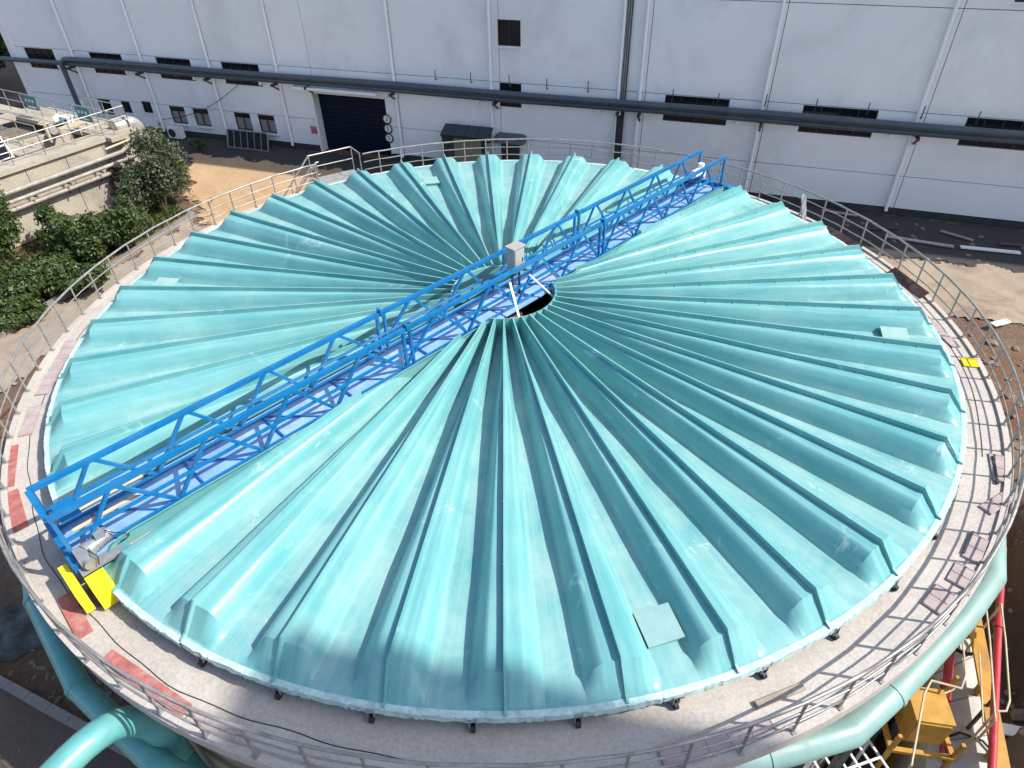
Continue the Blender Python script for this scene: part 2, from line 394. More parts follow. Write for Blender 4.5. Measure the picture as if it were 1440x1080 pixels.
wins.append([PW(1427, 0)[0], PW(1427, 0)[0]+1.15, PW(1427, 3)[1], PW(1427, 3)[1]+1.15, 'casement'])
zb0, zb1 = PW(248, 172)[1], seamL-.03
for ua, ub in [(237, 263), (269, 296), (326, 353), (359, 386)]:
    a = PW(ua, 147)[0]; b = PW(ub, 149)[0]; wins.append([a-.05, a+1.07, zb0-.04, zb1, 'casement_sill'])
for ua in (169, 198): a = PW(ua, 143); wins.append([a[0], a[0]+.7, PW(ua+12, 159)[1], PW(ua, 142)[1], 'casement'])
a = PW(134, 134); wins.append([a[0], a[0]+1.0, PW(152, 161)[1], seamL-.03, 'casement'])
dl, dr = PW(447, 131), PW(540, 140)
DOOR = [dl[0]-.35, dr[0]+.05, 0.0, dl[1]+.02, 'door']; DOOR[2] = BOT
openings = wins + [DOOR]
SEAM = .014
def wall_panel(s0, s1, z0, z1):
    s0 += SEAM; s1 -= SEAM; z0 += SEAM; z1 -= SEAM
    ops = [o for o in openings if o[0] < s1 and o[1] > s0 and o[2] < z1 and o[3] > z0]
    xs = sorted({s0, s1, *[min(max(o[0], s0), s1) for o in ops], *[min(max(o[1], s0), s1) for o in ops]})
    zs = sorted({z0, z1, *[min(max(o[2], z0), z1) for o in ops], *[min(max(o[3], z0), z1) for o in ops]})
    mb = MB(); D = .14
    def solid(i, j):
        if not (0 <= i < len(xs)-1 and 0 <= j < len(zs)-1): return False
        cx, cz = (xs[i]+xs[i+1])/2, (zs[j]+zs[j+1])/2
        return not any(o[0] < cx < o[1] and o[2] < cz < o[3] for o in ops)
    for i in range(len(xs)-1):
        for j in range(len(zs)-1):
            if not solid(i, j): continue
            a, b, c, d = xs[i], xs[i+1], zs[j], zs[j+1]
            mb.add([(a, 0, c), (b, 0, c), (b, 0, d), (a, 0, d)], [(0, 1, 2, 3)])
            if not solid(i-1, j): mb.add([(a, 0, c), (a, 0, d), (a, D, d), (a, D, c)], [(0, 1, 2, 3)])
            if not solid(i+1, j): mb.add([(b, 0, c), (b, D, c), (b, D, d), (b, 0, d)], [(0, 1, 2, 3)])
            if not solid(i, j-1): mb.add([(a, 0, c), (a, D, c), (b, D, c), (b, 0, c)], [(0, 1, 2, 3)])
            if not solid(i, j+1): mb.add([(a, 0, d), (b, 0, d), (b, D, d), (a, D, d)], [(0, 1, 2, 3)])
    if mb.f:
        me = bpy.data.meshes.new('wall_panel'); me.from_pydata(mb.v, [], mb.f); me.materials.append(MT['wall'])
        bm = bmesh.new(); bm.from_mesh(me); bmesh.ops.remove_doubles(bm, verts=bm.verts, dist=1e-4); bm.to_mesh(me); bm.free()
        obj('wall_panel', me, FAC)
for i in range(len(cols)-1):
    for j in range(len(rows)-1): wall_panel(cols[i], cols[i+1], rows[j], rows[j+1])
core = MB()
core.box(((cols[0]+cols[-1])/2, 9, H_TOP/2-.1), (cols[-1]-cols[0]-.1, 16.2, H_TOP-.3))
core.build('wall_core', 'core', FAC)
MB().box((cols[0]-.03, 8, H_TOP/2), (.06, 16.2, H_TOP)).build('end_wall', 'wall', FAC)
rf = MB().box(((cols[0]+cols[-1])/2, 8.2, H_TOP+.1), (cols[-1]-cols[0]+.4, 17, .3)).build('roof', 'trim', FAC)
pl = MB()
pl.box(((cols[0]+DOOR[0])/2, .2, BOT/2-.02), (DOOR[0]-cols[0], .5, BOT+.0))
pl.box(((cols[-1]+DOOR[1])/2, .2, BOT/2-.02), (cols[-1]-DOOR[1], .5, BOT))
pl.build('plinth', 'plinth', FAC)
def window(o):
    s0, s1, z0, z1, kind = o; e = .05; y = .09
    w = MB()
    for a in ((s0+e/2, s0), (s1-e/2, s1)): w.box((a[0], y, (z0+z1)/2), (e, .08, z1-z0))
    for zz in (z0+e/2, z1-e/2): w.box(((s0+s1)/2, y, zz), (s1-s0-2*e, .08, e))
    n = 4 if kind == 'ribbon' and s1-s0 > 2 else 2
    for k in range(1, n): w.box((s0+(s1-s0)*k/n, y-.005, (z0+z1)/2), (e, .06, z1-z0-2*e))
    wo = w.build('window', 'frame', FAC)
    for k in range(n):
        a = s0+(s1-s0)*k/n; b = s0+(s1-s0)*(k+1)/n
        MB().add([(a, y+.01+.012*(k % 2), z0), (b, y+.01+.012*(k % 2), z0), (b, y+.01, z1), (a, y+.01, z1)], [(0, 1, 2, 3)]).build('pane', 'curtain' if (kind == 'casement_sill') else 'glass', wo)
    if kind == 'casement_sill':
        MB().box(((s0+s1)/2, -.04, z0-.05), (s1-s0+.14, .16, .1)).build('sill', 'trim', wo)
        MB().box(((s0+s1)/2, y-.02, z1-.16), (s1-s0-.1, .03, .26)).build('transom_pane', 'glass', wo)
    elif kind == 'casement': MB().box(((s0+s1)/2, -.03, z0-.04), (s1-s0+.06, .10, .06)).build('sill', 'trim', wo)
for o in wins: window(o)
# big door
dp = MB(); nb = 14; zt = DOOR[3]
dd = thing  # (kept for clarity)
door = MB().box(((DOOR[0]+DOOR[1])/2, .5, zt/2), (DOOR[1]-DOOR[0], .04, zt)).build('loading_door', 'navy', FAC)
for k in range(nb):
    MB().box(((DOOR[0]+DOOR[1])/2, .465, (k+.5)*zt/nb), (DOOR[1]-DOOR[0]-.06, .05, zt/nb-.02)).build('shutter_slat', 'navy', door)
MB().box((DOOR[1]-.08, .28, zt/2), (.1, .1, zt)).build('guide_rail', 'steel_dark', door)
jm = MB().box((DOOR[0]-.02, .2, zt/2), (.12, .62, zt)); jm.box((DOOR[1]+.02, .24, zt/2), (.06, .5, zt)); jm.box(((DOOR[0]+DOOR[1])/2, .22, zt+.03), (DOOR[1]-DOOR[0], .55, .1))
jm.build('door_jamb', 'trim', door)
a, b = PW(413, 118, .4), PW(531, 128, .4)
MB().box(((a[0]+b[0])/2, -.34, zt+.34), (b[0]-a[0], .62, .14)).build('door_canopy', 'trim', FAC)
# downpipes and brackets
for (u, v, vb) in [(71.7, 0, 0), (170, 0, 173), (268, 0, 183), (367, 0, 195), (540, 0, 208), (686, 0, 187), (880, 0, 240), (912.5, 0, 240), (1103, 0, 270), (1348, 0, 293)]:
    s = PW(u, v, .1)[0]; z0 = BOT-.12
    dpipe = MB().tube([(s, -.11, H_TOP), (s, -.11, z0+.15), (s+.02, -.17, z0)], .075, 10).build('downpipe', 'trim', FAC, 40)
    for zz in np.arange(1.6, H_TOP, 2.9): MB().box((s, -.09, zz), (.20, .14, .05)).build('bracket', 'trim', dpipe)
for s in (17.6, 23.8, 30.1): MB().tube([(s, -.11, H_TOP), (s, -.11, BOT)], .075, 10).build('downpipe', 'trim', FAC, 40)
MB().box((cols[0]+.2, -.05, H_TOP/2), (.4, .1, H_TOP-.4)).build('corner_trim', 'trim', FAC)
# cable ladder
s = PW(886, 0, .1)[0]
lad = MB()
for dx in (-.14, .14): lad.box((s+dx, -.08, H_TOP/2+1.6), (.05, .08, H_TOP-3.6))
LAD = lad.build('cable_ladder', 'steel_dark', FAC)
for k in range(5): MB().tube([(s-.09+.045*k+random.uniform(-.02, .02), -.13-.02*(k % 2), z) for z in np.linspace(.6, H_TOP-.3, 24)], .014, 5).build('cable', 'black' if k % 2 else 'galv', LAD)
MB().box((s, -.16, 1.9), (.34, .06, 3.4)).build('cable_cover', 'plinth', LAD)
# pipes along the wall (things of their own: bracketed runs)
zp = (PW(480, 117, .6)[1]); s0p = PW(83, 80, .6)[0]
PR = thing('pipe_run', 'two slate grey insulated pipes bracketed along the white factory wall', 'pipe', Vector(TW*0 + NW*(CAM@NW + D_WALL)), AZ)
sag = lambda s: .02*math.sin(s*.35)
ss = np.linspace(s0p, 44, 60)
up_pts = [(s0p+.02, -.62, 0.), (s0p, -.62, zp-.45)] + arc((s0p+.55, -.62, zp-.42), .55, 180, 90, 8, (1, 0, 0), (0, 0, 1)) + [(s, -.62, zp+.13+sag(s)) for s in ss if s > s0p+.7]
MB().tube(up_pts, .145, 14).build('upper_pipe', 'pipe_dark', PR, 60)
MB().tube([(s, -.42, zp-.19+sag(s+3)) for s in np.linspace(-44, 44, 70)], .13, 14).build('lower_pipe', 'pipe_dark', PR, 60)
for s in np.arange(-38.4, 43, 1.75):
    if s > s0p: MB().tube([(s, -.62, zp+.13-.155+sag(s)), (s, -.62, zp+.13+.155+sag(s))], .15, 12).build('joint_band', 'pipe_dark', PR) if False else None
for c in [x for x in cols[1:-1]]:
    s = c - .1
    MB().box((s-.02, -.34, zp-.40), (.12, .72, .12)).bar((s-.02, -.05, zp-.78), (s-.02, -.6, zp-.44), .07).build('bracket', 'steel_dark', PR)
    MB().box((s-1.0, -.2, zp-.42), (.16, .36, .2)).build('pipe_shoe', 'trim', PR)
for u, v in [(612, 105), (662, 109), (716, 113), (769, 118), (827, 122), (946, 134), (1010, 139), (1077, 141), (1148, 147), (1221, 153), (1298, 158), (1376, 165)]:
    s, z = PW(u, v, .3)
    MB().tube([(s, -.1, z-.25), (s, -.3, z-.25), (s, -.32, z), (s+.01, -.32, z+.25)], .022, 6).build('hanger_rod', 'steel_dark', PR)
# service cable looping over the wall
a = PW(342, 112, .3); b = PW(228, 168, .2)
tag(MB().tube([(a[0]+(b[0]-a[0])*t, -.2, a[1]+(b[1]-a[1])*t-.5*math.sin(math.pi*t)) for t in np.linspace(0, 1, 16)], .018, 5).build('service_cable', 'black', None, loc=FAC.location, rotz=AZ), 'thin black cable hanging across the white wall above the curtained windows', 'cable')

# canopied doorway and small porch on the wall
def wall_thing(name, label, cat): return thing(name, label, cat, FAC.location.copy(), AZ)
t = wall_thing('canopied_doorway', 'olive door under a charcoal pitched canopy on the white wall', 'doorway')
a = PW(637, 185, .3); b = PW(678, 190, .3); dz = PW(660, 188, .2)[1]
MB().box(((a[0]+b[0])/2-.25, -.32, dz/2), (b[0]-a[0]+.55, .6, dz)).build('porch_wall', 'plinth', t)
MB().box(((a[0]+b[0])/2+.1, -.64, dz/2-.03), (b[0]-a[0]-.12, .05, dz-.06)).build('door', 'olive', t)
for k in range(3): MB().box(((a[0]+b[0])/2+.16, -.67, .3+k*.6), (b[0]-a[0]-.42, .02, .03)).build('door_rail', 'olive', t)
ca = PW(616, 180, 1.2)[0]; cb = PW(686, 186, 1.0)[0]
m3 = Matrix.Rotation(R_(22), 3, 'X')
MB().box(((ca+cb)/2, -.62, dz+.22), (cb-ca, .85, .14), m3).build('canopy', 'canopy', t)
for k in range(1, 4): MB().box((ca+(cb-ca)*k/4, -.62, dz+.305), (.03, .85, .035), m3).build('canopy_seam', 'canopy', t)
t = wall_thing('porch', 'dark doorway with rounded grey awning beside the downpipe', 'doorway')
a = PW(704, 205, .2); b = PW(729, 207, .2); zt2 = PW(715, 199, .3)[1]
MB().box(((a[0]+b[0])/2, -.06, zt2/2), (b[0]-a[0], .1, zt2)).build('door', 'steel_dark', t)
for k in range(4): MB().box(((a[0]+b[0])/2, -.12, .3+k*.42), (b[0]-a[0]-.1, .03, .03)).build('door_rail', 'plinth', t)
aw = MB(); ca, cb = PW(693, 195, .7)[0], PW(734, 198, .7)[0]; prof = [(0, .34), (-.2, .33), (-.36, .26), (-.5, .12), (-.55, 0), (-.55, -.05)]
aw.add([(x, y, zt2+.0+z) for x in (ca, ca+.12, cb-.12, cb) for y, z in [(q[0], q[1]*(.75 if x in (ca, cb) else 1)) for q in prof]], [(i*6+k, i*6+6+k, i*6+7+k, i*6+k+1) for i in range(3) for k in range(5)])
for x, o in ((ca, 0), (cb, 18)): aw.add([(x, 0, zt2-.05)]+[aw.v[o+k] for k in range(6)], [(0, 1, 2, 3, 4, 5, 6)])
aw.build('awning', 'steel_grey', t)

# signs -----------------------------------------------------------------
def text_mesh(txt, size):
    cu = bpy.data.curves.new('t', 'FONT'); cu.body = txt; cu.size = size; cu.align_x = 'CENTER'; cu.align_y = 'CENTER'; cu.extrude = .004
    o = bpy.data.objects.new('t', cu); COL.objects.link(o)
    bpy.context.view_layer.update()
    me = bpy.data.meshes.new_from_object(o.evaluated_get(bpy.context.evaluated_depsgraph_get()))
    bpy.data.objects.remove(o); bpy.data.curves.remove(cu)
    me.transform(Matrix.Rotation(R_(90), 4, 'X')); return me
def round_sign(u, v, rad, txt, label, ring='ink', off=.05):
    s, z = PW(u, v, off); t = thing('round_sign', label, 'sign', FAC.location + Vector(TW*s - NW*off) + Vector((0, 0, z)), AZ)
    seg = 28
    MB().tube([(0, 0, 0), (0, -.012, 0)], rad, seg).build('plate', 'white', t)
    rg = MB(); c = [(math.cos(2*math.pi*k/seg), math.sin(2*math.pi*k/seg)) for k in range(seg)]
    rg.add([(x*rad*1.02, -.018, y*rad*1.02) for x, y in c]+[(x*rad*.74, -.018, y*rad*.74) for x, y in c], [(k, (k+1) % seg, seg+(k+1) % seg, seg+k) for k in range(seg)])
    rg.build('ring', ring, t)
    if txt:
        me = text_mesh(txt, rad*1.25); me.materials.append(MT['ink']); obj('lettering', me, t, (0, -.02, 0))
    else:
        mk = MB(); mk.box((-.02, -.016, .03), (rad*.8, .006, rad*.12)); mk.box((.03, -.016, -.05), (rad*.7, .006, rad*.12)); mk.build('lettering', 'ink', t)
round_sign(544, 167.5, .26, '2', 'topmost of three black ringed round signs beside the loading door')
round_sign(545.8, 181, .26, '5', 'middle of three black ringed round signs beside the loading door')
round_sign(547.3, 194, .26, '5', 'lowest of three black ringed round signs beside the loading door')
round_sign(631.5, 189.5, .28, '3t', 'round sign reading 3t beside the olive door', 'sign_red')
round_sign(632.5, 202.5, .28, '', 'round red ringed sign hung below the 3t sign', 'sign_red')
round_sign(686, 194.5, .24, '', 'black ringed round sign between the olive door and the rounded awning')
s, z = PW(443, 183, .03)
t = thing('notice_board', 'small pink notice on the wall beside the loading door', 'sign', FAC.location+Vector(TW*s-NW*.02)+Vector((0, 0, z)), AZ)
MB().box((0, 0, 0), (.55, .02, .42)).build('panel', 'sign_pink', t); MB().box((-.05, -.014, .05), (.3, .006, .05)).box((-.02, -.014, -.08), (.36, .006, .04)).build('print', 'sign_red', t)

# air conditioner and folded gate at the wall foot
s, z = PW(248, 187, .6)
t = thing('air_conditioner', 'white outdoor air conditioning unit standing below the curtained windows', 'air conditioner', FAC.location+Vector(TW*s-NW*.6)+Vector((0, 0, .06)), AZ)
MB().box((0, 0, .32), (.95, .36, .62)).build('casing', 'white', t)
MB().tube([(-.14, -.185, .32), (-.14, -.20, .32)], .25, 24).build('fan_grille', 'plinth', t)
for k in range(5): MB().tube([(-.14+(.05+.045*k)*math.cos(q), -.206, .32+(.05+.045*k)*math.sin(q)) for q in np.linspace(0, 2*math.pi, 21)[:-1]], .006, 4, True).build('guard_wire', 'steel_dark', t)
for x in (-.38, .38): MB().box((x, 0, -.03), (.06, .36, .06)).build('foot', 'steel_dark', t)
a = PW(322, 205, 1.0)[0]; b = PW(377, 205, 1.0)[0]
t = thing('leaning_gate', 'dark barred steel gate leaning on the plinth below the curtained windows', 'gate', FAC.location+Vector(TW*((a+b)/2)-NW*1.1), AZ)
L = b-a; tilt = lambda z: .30*z
fr = MB()
for zz in (.05, 0.98): fr.bar((-L/2, tilt(zz), zz), (L/2, tilt(zz), zz), .06)
for x in (-L/2, L/2): fr.bar((x, tilt(.05), .05), (x, tilt(0.98), 0.98), .06)
fr.build('gate_frame', 'motor', t)
for k in range(1, 6): MB().bar((-L/2+L*k/6, tilt(.05), .05), (-L/2+L*k/6, tilt(0.98), 0.98), .035).build('bar', 'motor', t)
mk = MB(); mk.add([(-L/2+.04, tilt(.1)+.03, .1), (L/2-.04, tilt(.1)+.03, .1), (L/2-.04, tilt(0.95)+.03, 0.95), (-L/2+.04, tilt(0.95)+.03, 0.95)], [(0, 1, 2, 3)]); mk.build('mesh_infill', 'core', t)

# unseen tower added to throw shade on the near rim (right of the yard)
ztow = 36.0
_m = Vector((math.cos(SUN_AZ), math.sin(SUN_AZ), 0)); _n = Vector((-_m.y, _m.x, 0))
top = _m*(-1.9+(ztow-4.15)/math.tan(SUN_EL)) + _n*-11.3 + Vector((0, 0, ztow))
TWR = thing('shade_tower', 'tall grey tower added out of view to shade the near rim', 'tower', (top.x+2*_m.x, top.y+2*_m.y, 0), SUN_AZ)
MB().box((0, 0, top.z/2), (4, 4.0, top.z)).build('shaft', 'slab', TWR)
for k in range(9): MB().box((-2.02, 0, 3+k*3.6), (.06, 1.1, 1.4)).build('window', 'glass', TWR)
MB().box((0, 0, top.z-.2), (4.06, 4.06, .3)).build('cornice', 'trim', TWR)

# ================================================================== TANK
TANK = thing('settling_tank', 'round concrete settling tank with a pale walkway around its rim', 'tank', (0, 0, 0))
WZ = ZR-.35; RO = 10.85
MB().lathe([(10.45, -2.6), (10.45, WZ-.22)], 128).build('tank_wall', 'old_concrete', TANK, 40)
MB().lathe([(9.3, WZ-2.5), (9.3, WZ), (10.5, WZ+.006), (RO, WZ), (RO, WZ-.22), (10.4, WZ-.22)], 160).build('walkway', 'walk', TANK, 40)
MB().lathe([(RO-.10, WZ), (RO-.10, WZ+.05), (RO+.01, WZ+.05), (RO+.01, WZ-.02)], 160).build('rim_kerb', 'walk', TANK, 40)
MB().lathe([(.01, WZ-1.6), (9.4, WZ-1.6)], 64).build('water_surface', 'water', TANK)
MB().tube([polar(1.0, a, WZ-1.6) for a in (0,)]+[polar(0.001, 0, WZ-1.0)], .01, 4) # unused marker
cc = MB().lathe([(.45, WZ-1.6), (.45, WZ+.1), (.3, WZ+.12), (.3, ZR+.1), (.001, ZR+.12)], 24).build('centre_column', 'brown_board', TANK, 40)

# ------------------------------------------------------------------ guard railing
NP = 86; R_RAIL = 10.79; P0 = -69.9; STAIR_AZ = 122.0
RAIL = thing('guard_railing', 'galvanised guard railing running round the tank walkway', 'railing', (0, 0, WZ))
HR = .84
pm = MB().tube([(0, 0, -.12), (0, 0, HR)], .022, 8).box((.0, 0, .06), (.10, .07, .012)).mesh('post', 40); pm.materials.append(MT['galv_dull'])
st = 360/NP
gap = lambda a: abs(((a-STAIR_AZ+180) % 360)-180) < 4.4
for k in range(NP):
    a = P0 + k*st
    if gap(a): continue
    obj('post', pm, RAIL, polar(R_RAIL, a, 0), R_(a))
for q, (h, r) in enumerate([(HR, .026), (HR*.66, .016), (HR*.33, .016)]):
    pts = [polar(R_RAIL+.004*math.sin(i*1.7), STAIR_AZ+4.6+(360-9.2)*i/172, h+.006*math.sin(i*2.1+q)) for i in range(173)]
    MB().tube(pts, r, 6).build('rail', 'galv_dull', RAIL, 60)
# stairs down the far left side
ST = thing('access_stair', 'galvanised access stair with handrails down the side of the tank', 'stairs', polar(10.86, STAIR_AZ, 0), R_(STAIR_AZ))
wst = .8
MB().box((.45, 0, WZ-.03), (.9, wst*2, .06)).build('landing', 'galv', ST)
run = 14
for k in range(run):
    MB().box((.45, wst+.12+k*.27, WZ-.03-(k+1)*WZ/(run+1)), (.8, .25, .035)).build('tread', 'galv', ST)
for x in (.05, .85):
    MB().bar((x, wst, WZ-.05), (x, wst+.27*run+.1, .1), .05, .2).build('stringer', 'galv', ST)
    MB().tube([(x, -wst if x > .5 else wst-.1, WZ+HR), (x, wst, WZ+HR), (x, wst+.27*run, HR+.15)], .024, 6).build('handrail', 'galv_dull', ST)
    MB().tube([(x, -wst if x > .5 else wst-.1, WZ+HR*.5), (x, wst, WZ+HR*.5), (x, wst+.27*run, HR*.5+.15)], .016, 6).build('handrail', 'galv_dull', ST)
    for k in range(0, run+1, 3):
        y = wst+k*.27; zb = WZ*(1-k/(run+.5)); MB().tube([(x, y, zb-.1), (x, y, zb+HR)], .02, 6).build('post', 'galv_dull', ST)
MB().tube([(.05, -wst, WZ+HR), (.85, -wst, WZ+HR)], .024, 6).build('handrail', 'galv_dull', ST)
for x in (.05, .85): MB().tube([(x, -wst, WZ-.05), (x, -wst, WZ+HR)], .02, 6).build('post', 'galv_dull', ST)

# ------------------------------------------------------------------ FRP cover
BR = R_(45.8)
COVER = thing('tank_cover', 'ribbed teal fibreglass cover of radial arched panels over the tank', 'tank cover', (0, 0, ZR))
D0 = .60
Rh = 1.27
RST = [Rh, 1.55, 1.9, 2.3, 2.8, 3.4, 4.1, 4.9, 5.7, 6.5, 7.3, 8.0, 8.6, 9.1, 9.4, 9.59, 9.67, 9.75, 9.83, 9.90, 9.93, 10.0, 10.02, 10.02]
ZC, ZV, ZF = .36, .02, .475
def sstep(t): t = min(1, max(0, t)); return t*t*(3-2*t)
def endf(r):
    t = (r-9.59)/.31; return 1. if t <= 0 else max(.0, 1-min(1, t)**.9)
def profile(r, p):
    g = sstep((r-1.4)/3.2)
    c = .15*p*g + .004; f = (.30+.035*g)*p
    w = f-c
    us = [0, c*.6, c] + [c+w*q for q in (.12, .24, .36, .48, .6, .7, .8, .88, .95, .995)] + [f+.015*p]
    out = []
    for u in us:
        t = min(1, max(0, (f-u)/w)); e = 1-(1-t)**1.5
        out.append((u, e if u >= c else 1+.02*(1-u/c)))
    return out
def make_panel(a0, a1, seed, clip):
    rr = random.Random(seed); da = R_(a1-a0); ph1, ph2 = rr.uniform(0, 6), rr.uniform(0, 6)
    rows_ = []; sh = []
    for i, r in enumerate(RST):
        p = da*r; pr = profile(r, p); half = pr
        mid = [(p*.42, 0), (p*.5, 0)]
        full = half+mid+[(p-.08*p, 0)]*0+[(p*.58, 0)]+[(p-u, s) for u, s in reversed(half)]
        e = endf(r)
        for j, (u, s) in enumerate(full):
            th = R_(a0)+u/r
            z = ZV*min(1, max(0, (10.0-r)/.25)) + (ZC-ZV)*s*e
            wav = (.005*math.sin(r*1.9+ph1+j*.2)+.004*math.sin(r*3.3+ph2-j*.35))*min(1, (r-1)/3) if 0 < j < len(full)-1 and r < 9.55 else 0
            z += wav + (rr.uniform(-.006, .006) if r > 9.5 and r < 10 else 0)
            if i == len(RST)-1: z -= .13
            rj = r + (rr.uniform(-.012, .012) if i >= len(RST)-3 else 0)
            rows_.append((rj*math.cos(th), rj*math.sin(th), z)); sh.append((r, th*6, 1-sstep(s*2.2)))
        m = len(full)
    n = len(RST)
    fs = [(i*m+k, (i+1)*m+k, (i+1)*m+k+1, i*m+k+1) for i in range(n-1) for k in range(m-1)]
    me = bpy.data.meshes.new('arch_panel'); me.from_pydata(rows_, [], fs)
    at = me.attributes.new('sheet', 'FLOAT_VECTOR', 'POINT'); at.data.foreach_set('vector', [q for v in sh for q in v])
    me.polygons.foreach_set('use_smooth', [True]*len(me.polygons))
    # the rim strip wears the pale resin edge
    me.materials.append(MT['frp']); me.materials.append(MT['resin'])
    mi = [1 if (k//(m-1)) >= n-4 else 0 for k in range(len(fs))]; me.polygons.foreach_set('material_index', mi)
    me.set_sharp_from_angle(angle=R_(26))
    if clip: clip_mesh(me, clip)
    return me
def clip_mesh(me, side):      # keep what lies on this side of the bridge strip
    bm = bmesh.new(); bm.from_mesh(me); nn = Vector((math.sin(BR), -math.cos(BR), 0))*side
    bmesh.ops.bisect_plane(bm, geom=bm.verts[:]+bm.edges[:]+bm.faces[:], plane_co=nn*D0, plane_no=nn, clear_inner=True)
    bm.to_mesh(me); bm.free()
def make_fin(a, side, clip):
    T = .016
    prof = []
    for r in RST[:-2]:
        e = endf(r); zt = (ZC-.0)*e + .12 if r > 9.56 else ZF
        if r > 9.8: zt = (ZC*e)+.12*max(.25, (10.06-r)/.26)
        zb = max(-.01, ZC*e-.16)
        prof.append((r, zb, zt))
    mb = MB(); ex = Vector((math.cos(R_(a)), math.sin(R_(a)), 0)); ey = Vector((-ex.y, ex.x, 0)); vs = []
    for r, zb, zt in prof: vs += [ex*r-ey*T+Vector((0, 0, zb)), ex*r-ey*T+Vector((0, 0, zt)), ex*r+ey*T+Vector((0, 0, zt)), ex*r+ey*T+Vector((0, 0, zb))]
    fs = [(i*4+k, i*4+k+1, i*4+5+k, i*4+4+k) for i in range(len(prof)-1) for k in range(3)]
    fs += [(0, 1, 2, 3), tuple(len(vs)-4+k for k in range(4))]
    mb.add(vs, fs); me = mb.mesh('flange'); me.materials.append(MT['frp'])
    at = me.attributes.new('sheet', 'FLOAT_VECTOR', 'POINT'); at.data.foreach_set('vector', [q for v in me.vertices for q in (math.hypot(v.co.x, v.co.y), a, 0)])
    if clip: clip_mesh(me, clip)
    return me
def side_of(a): return 1 if math.sin(BR-R_(a)) > 0 else -1
bolt_me = MB().tube([(-.008, 0, 0), (-.03, 0, 0)], .014, 6).mesh('bolt'); bolt_me.materials.append(MT['galv'])
def half_cover(first, step, count, side):
    for k in range(count):
        a0 = first+k*step; a1 = a0+step
        clip = side if (k < 2 or k > count-3) else 0
        me = make_panel(a0, a1, int(a0*10)+9000, side)
        if not me.polygons: continue
        po = obj('arch_panel', me, COVER)
        fm = make_fin(a0, side, side)
        if fm.polygons:
            fo = obj('flange', fm, po)
            if -140 < a0 < 40:
                for r in np.arange(4.2, 9.4, .62):
                    if abs(r*math.sin(BR-R_(a0))) > D0+.05: obj('bolt', bolt_me, fo, polar(r, a0, .395)+Vector((math.sin(R_(a0))*.010, -math.cos(R_(a0))*.010, 0))*1, R_(a0+90))
NEAR0, FSTEP = -90.2-9.23*5, 9.23
half_cover(NEAR0, FSTEP, 20, 1)
half_cover(93.1-9.25*5, 9.25, 20, -1)
# flashing beside the bridge and the hub curb
for side in (1, -1):
    ax = Vector((math.cos(BR), math.sin(BR), 0)); nn = Vector((math.sin(BR), -math.cos(BR), 0))*side
    for sg in (1, -1):
        a = ax*sg*math.sqrt(Rh**2-D0**2) + nn*(D0-.012); b = ax*sg*9.9+nn*(D0-.012)
        pts = []; mb = MB(); L = (b-a).length; nseg = 26
        for i in range(nseg+1):
            t = i/nseg; p = a.lerp(b, t); zt = .36*(1 if t < .955 else max(.1, (1-t)/.045)) + .006*math.sin(i*1.3)
            pts += [p+Vector((0, 0, -.03)), p+Vector((0, 0, zt)), p+nn*.05+Vector((0, 0, zt+.008))]
        mb.add(pts, [(i*3+k, i*3+k+1, i*3+k+4, i*3+k+3) for i in range(nseg) for k in range(2)])
        me = mb.mesh('side_flashing'); me.materials.append(MT['frp']); obj('side_flashing', me, COVER)
    a0 = math.degrees(BR)-(90*side)-62; me = MB().lathe([(Rh-.03, -.45), (Rh-.03, ZF-.03), (Rh+.012, ZF-.02), (Rh+.012, 0)], 40, a0, a0+124).mesh('hub_curb', 40)
    me.materials.append(MT['frp']); obj('hub_curb', me, COVER)
# inspection hatches
def hatch(u, v, label, tilt=0, w=.46, l=.46):
    p = P(u, v, ZR+.2); a = math.degrees(math.atan2(p.y, p.x)); r = math.hypot(p.x, p.y)
    side = side_of(a); f0, stp = (NEAR0, FSTEP) if side == 1 else (93.1-9.25*5, 9.25)
    k = round((((a-f0) % 360)/stp)-.5); ac = f0+(k+.5)*stp
    h = bpy.data.objects.new('inspection_hatch', None); h.location = polar(r, ac, 0); h.rotation_euler.z = R_(ac); h['label'] = label; link(h, COVER)
    fr = MB(); 
    for s in (-1, 1): fr.box((s*l/2, 0, .06), (.03, w, .09)); fr.box((0, s*w/2, .06), (l-.03, .03, .09))
    me = fr.mesh('hatch_frame'); me.materials.append(MT['frp']); obj('hatch_frame', me, h)
    m = Matrix.Rotation(R_(tilt), 3, 'X')
    me = MB().box((0, .01, .13), (l+.1, w+.08, .02), m).mesh('hatch_lid'); me.materials.append(MT['hatch']); obj('hatch_lid', me, h)
hatch(922, 876, 'square raised hatch lid near the rim above a dark gap', 6)
hatch(1266, 481, 'square raised hatch on the sunny side of the cover', 8)
hatch(240, 386, 'pale square hatch on the shrub side of the cover', -3)
hatch(604, 251, 'square hatch at the factory side of the cover', 3)
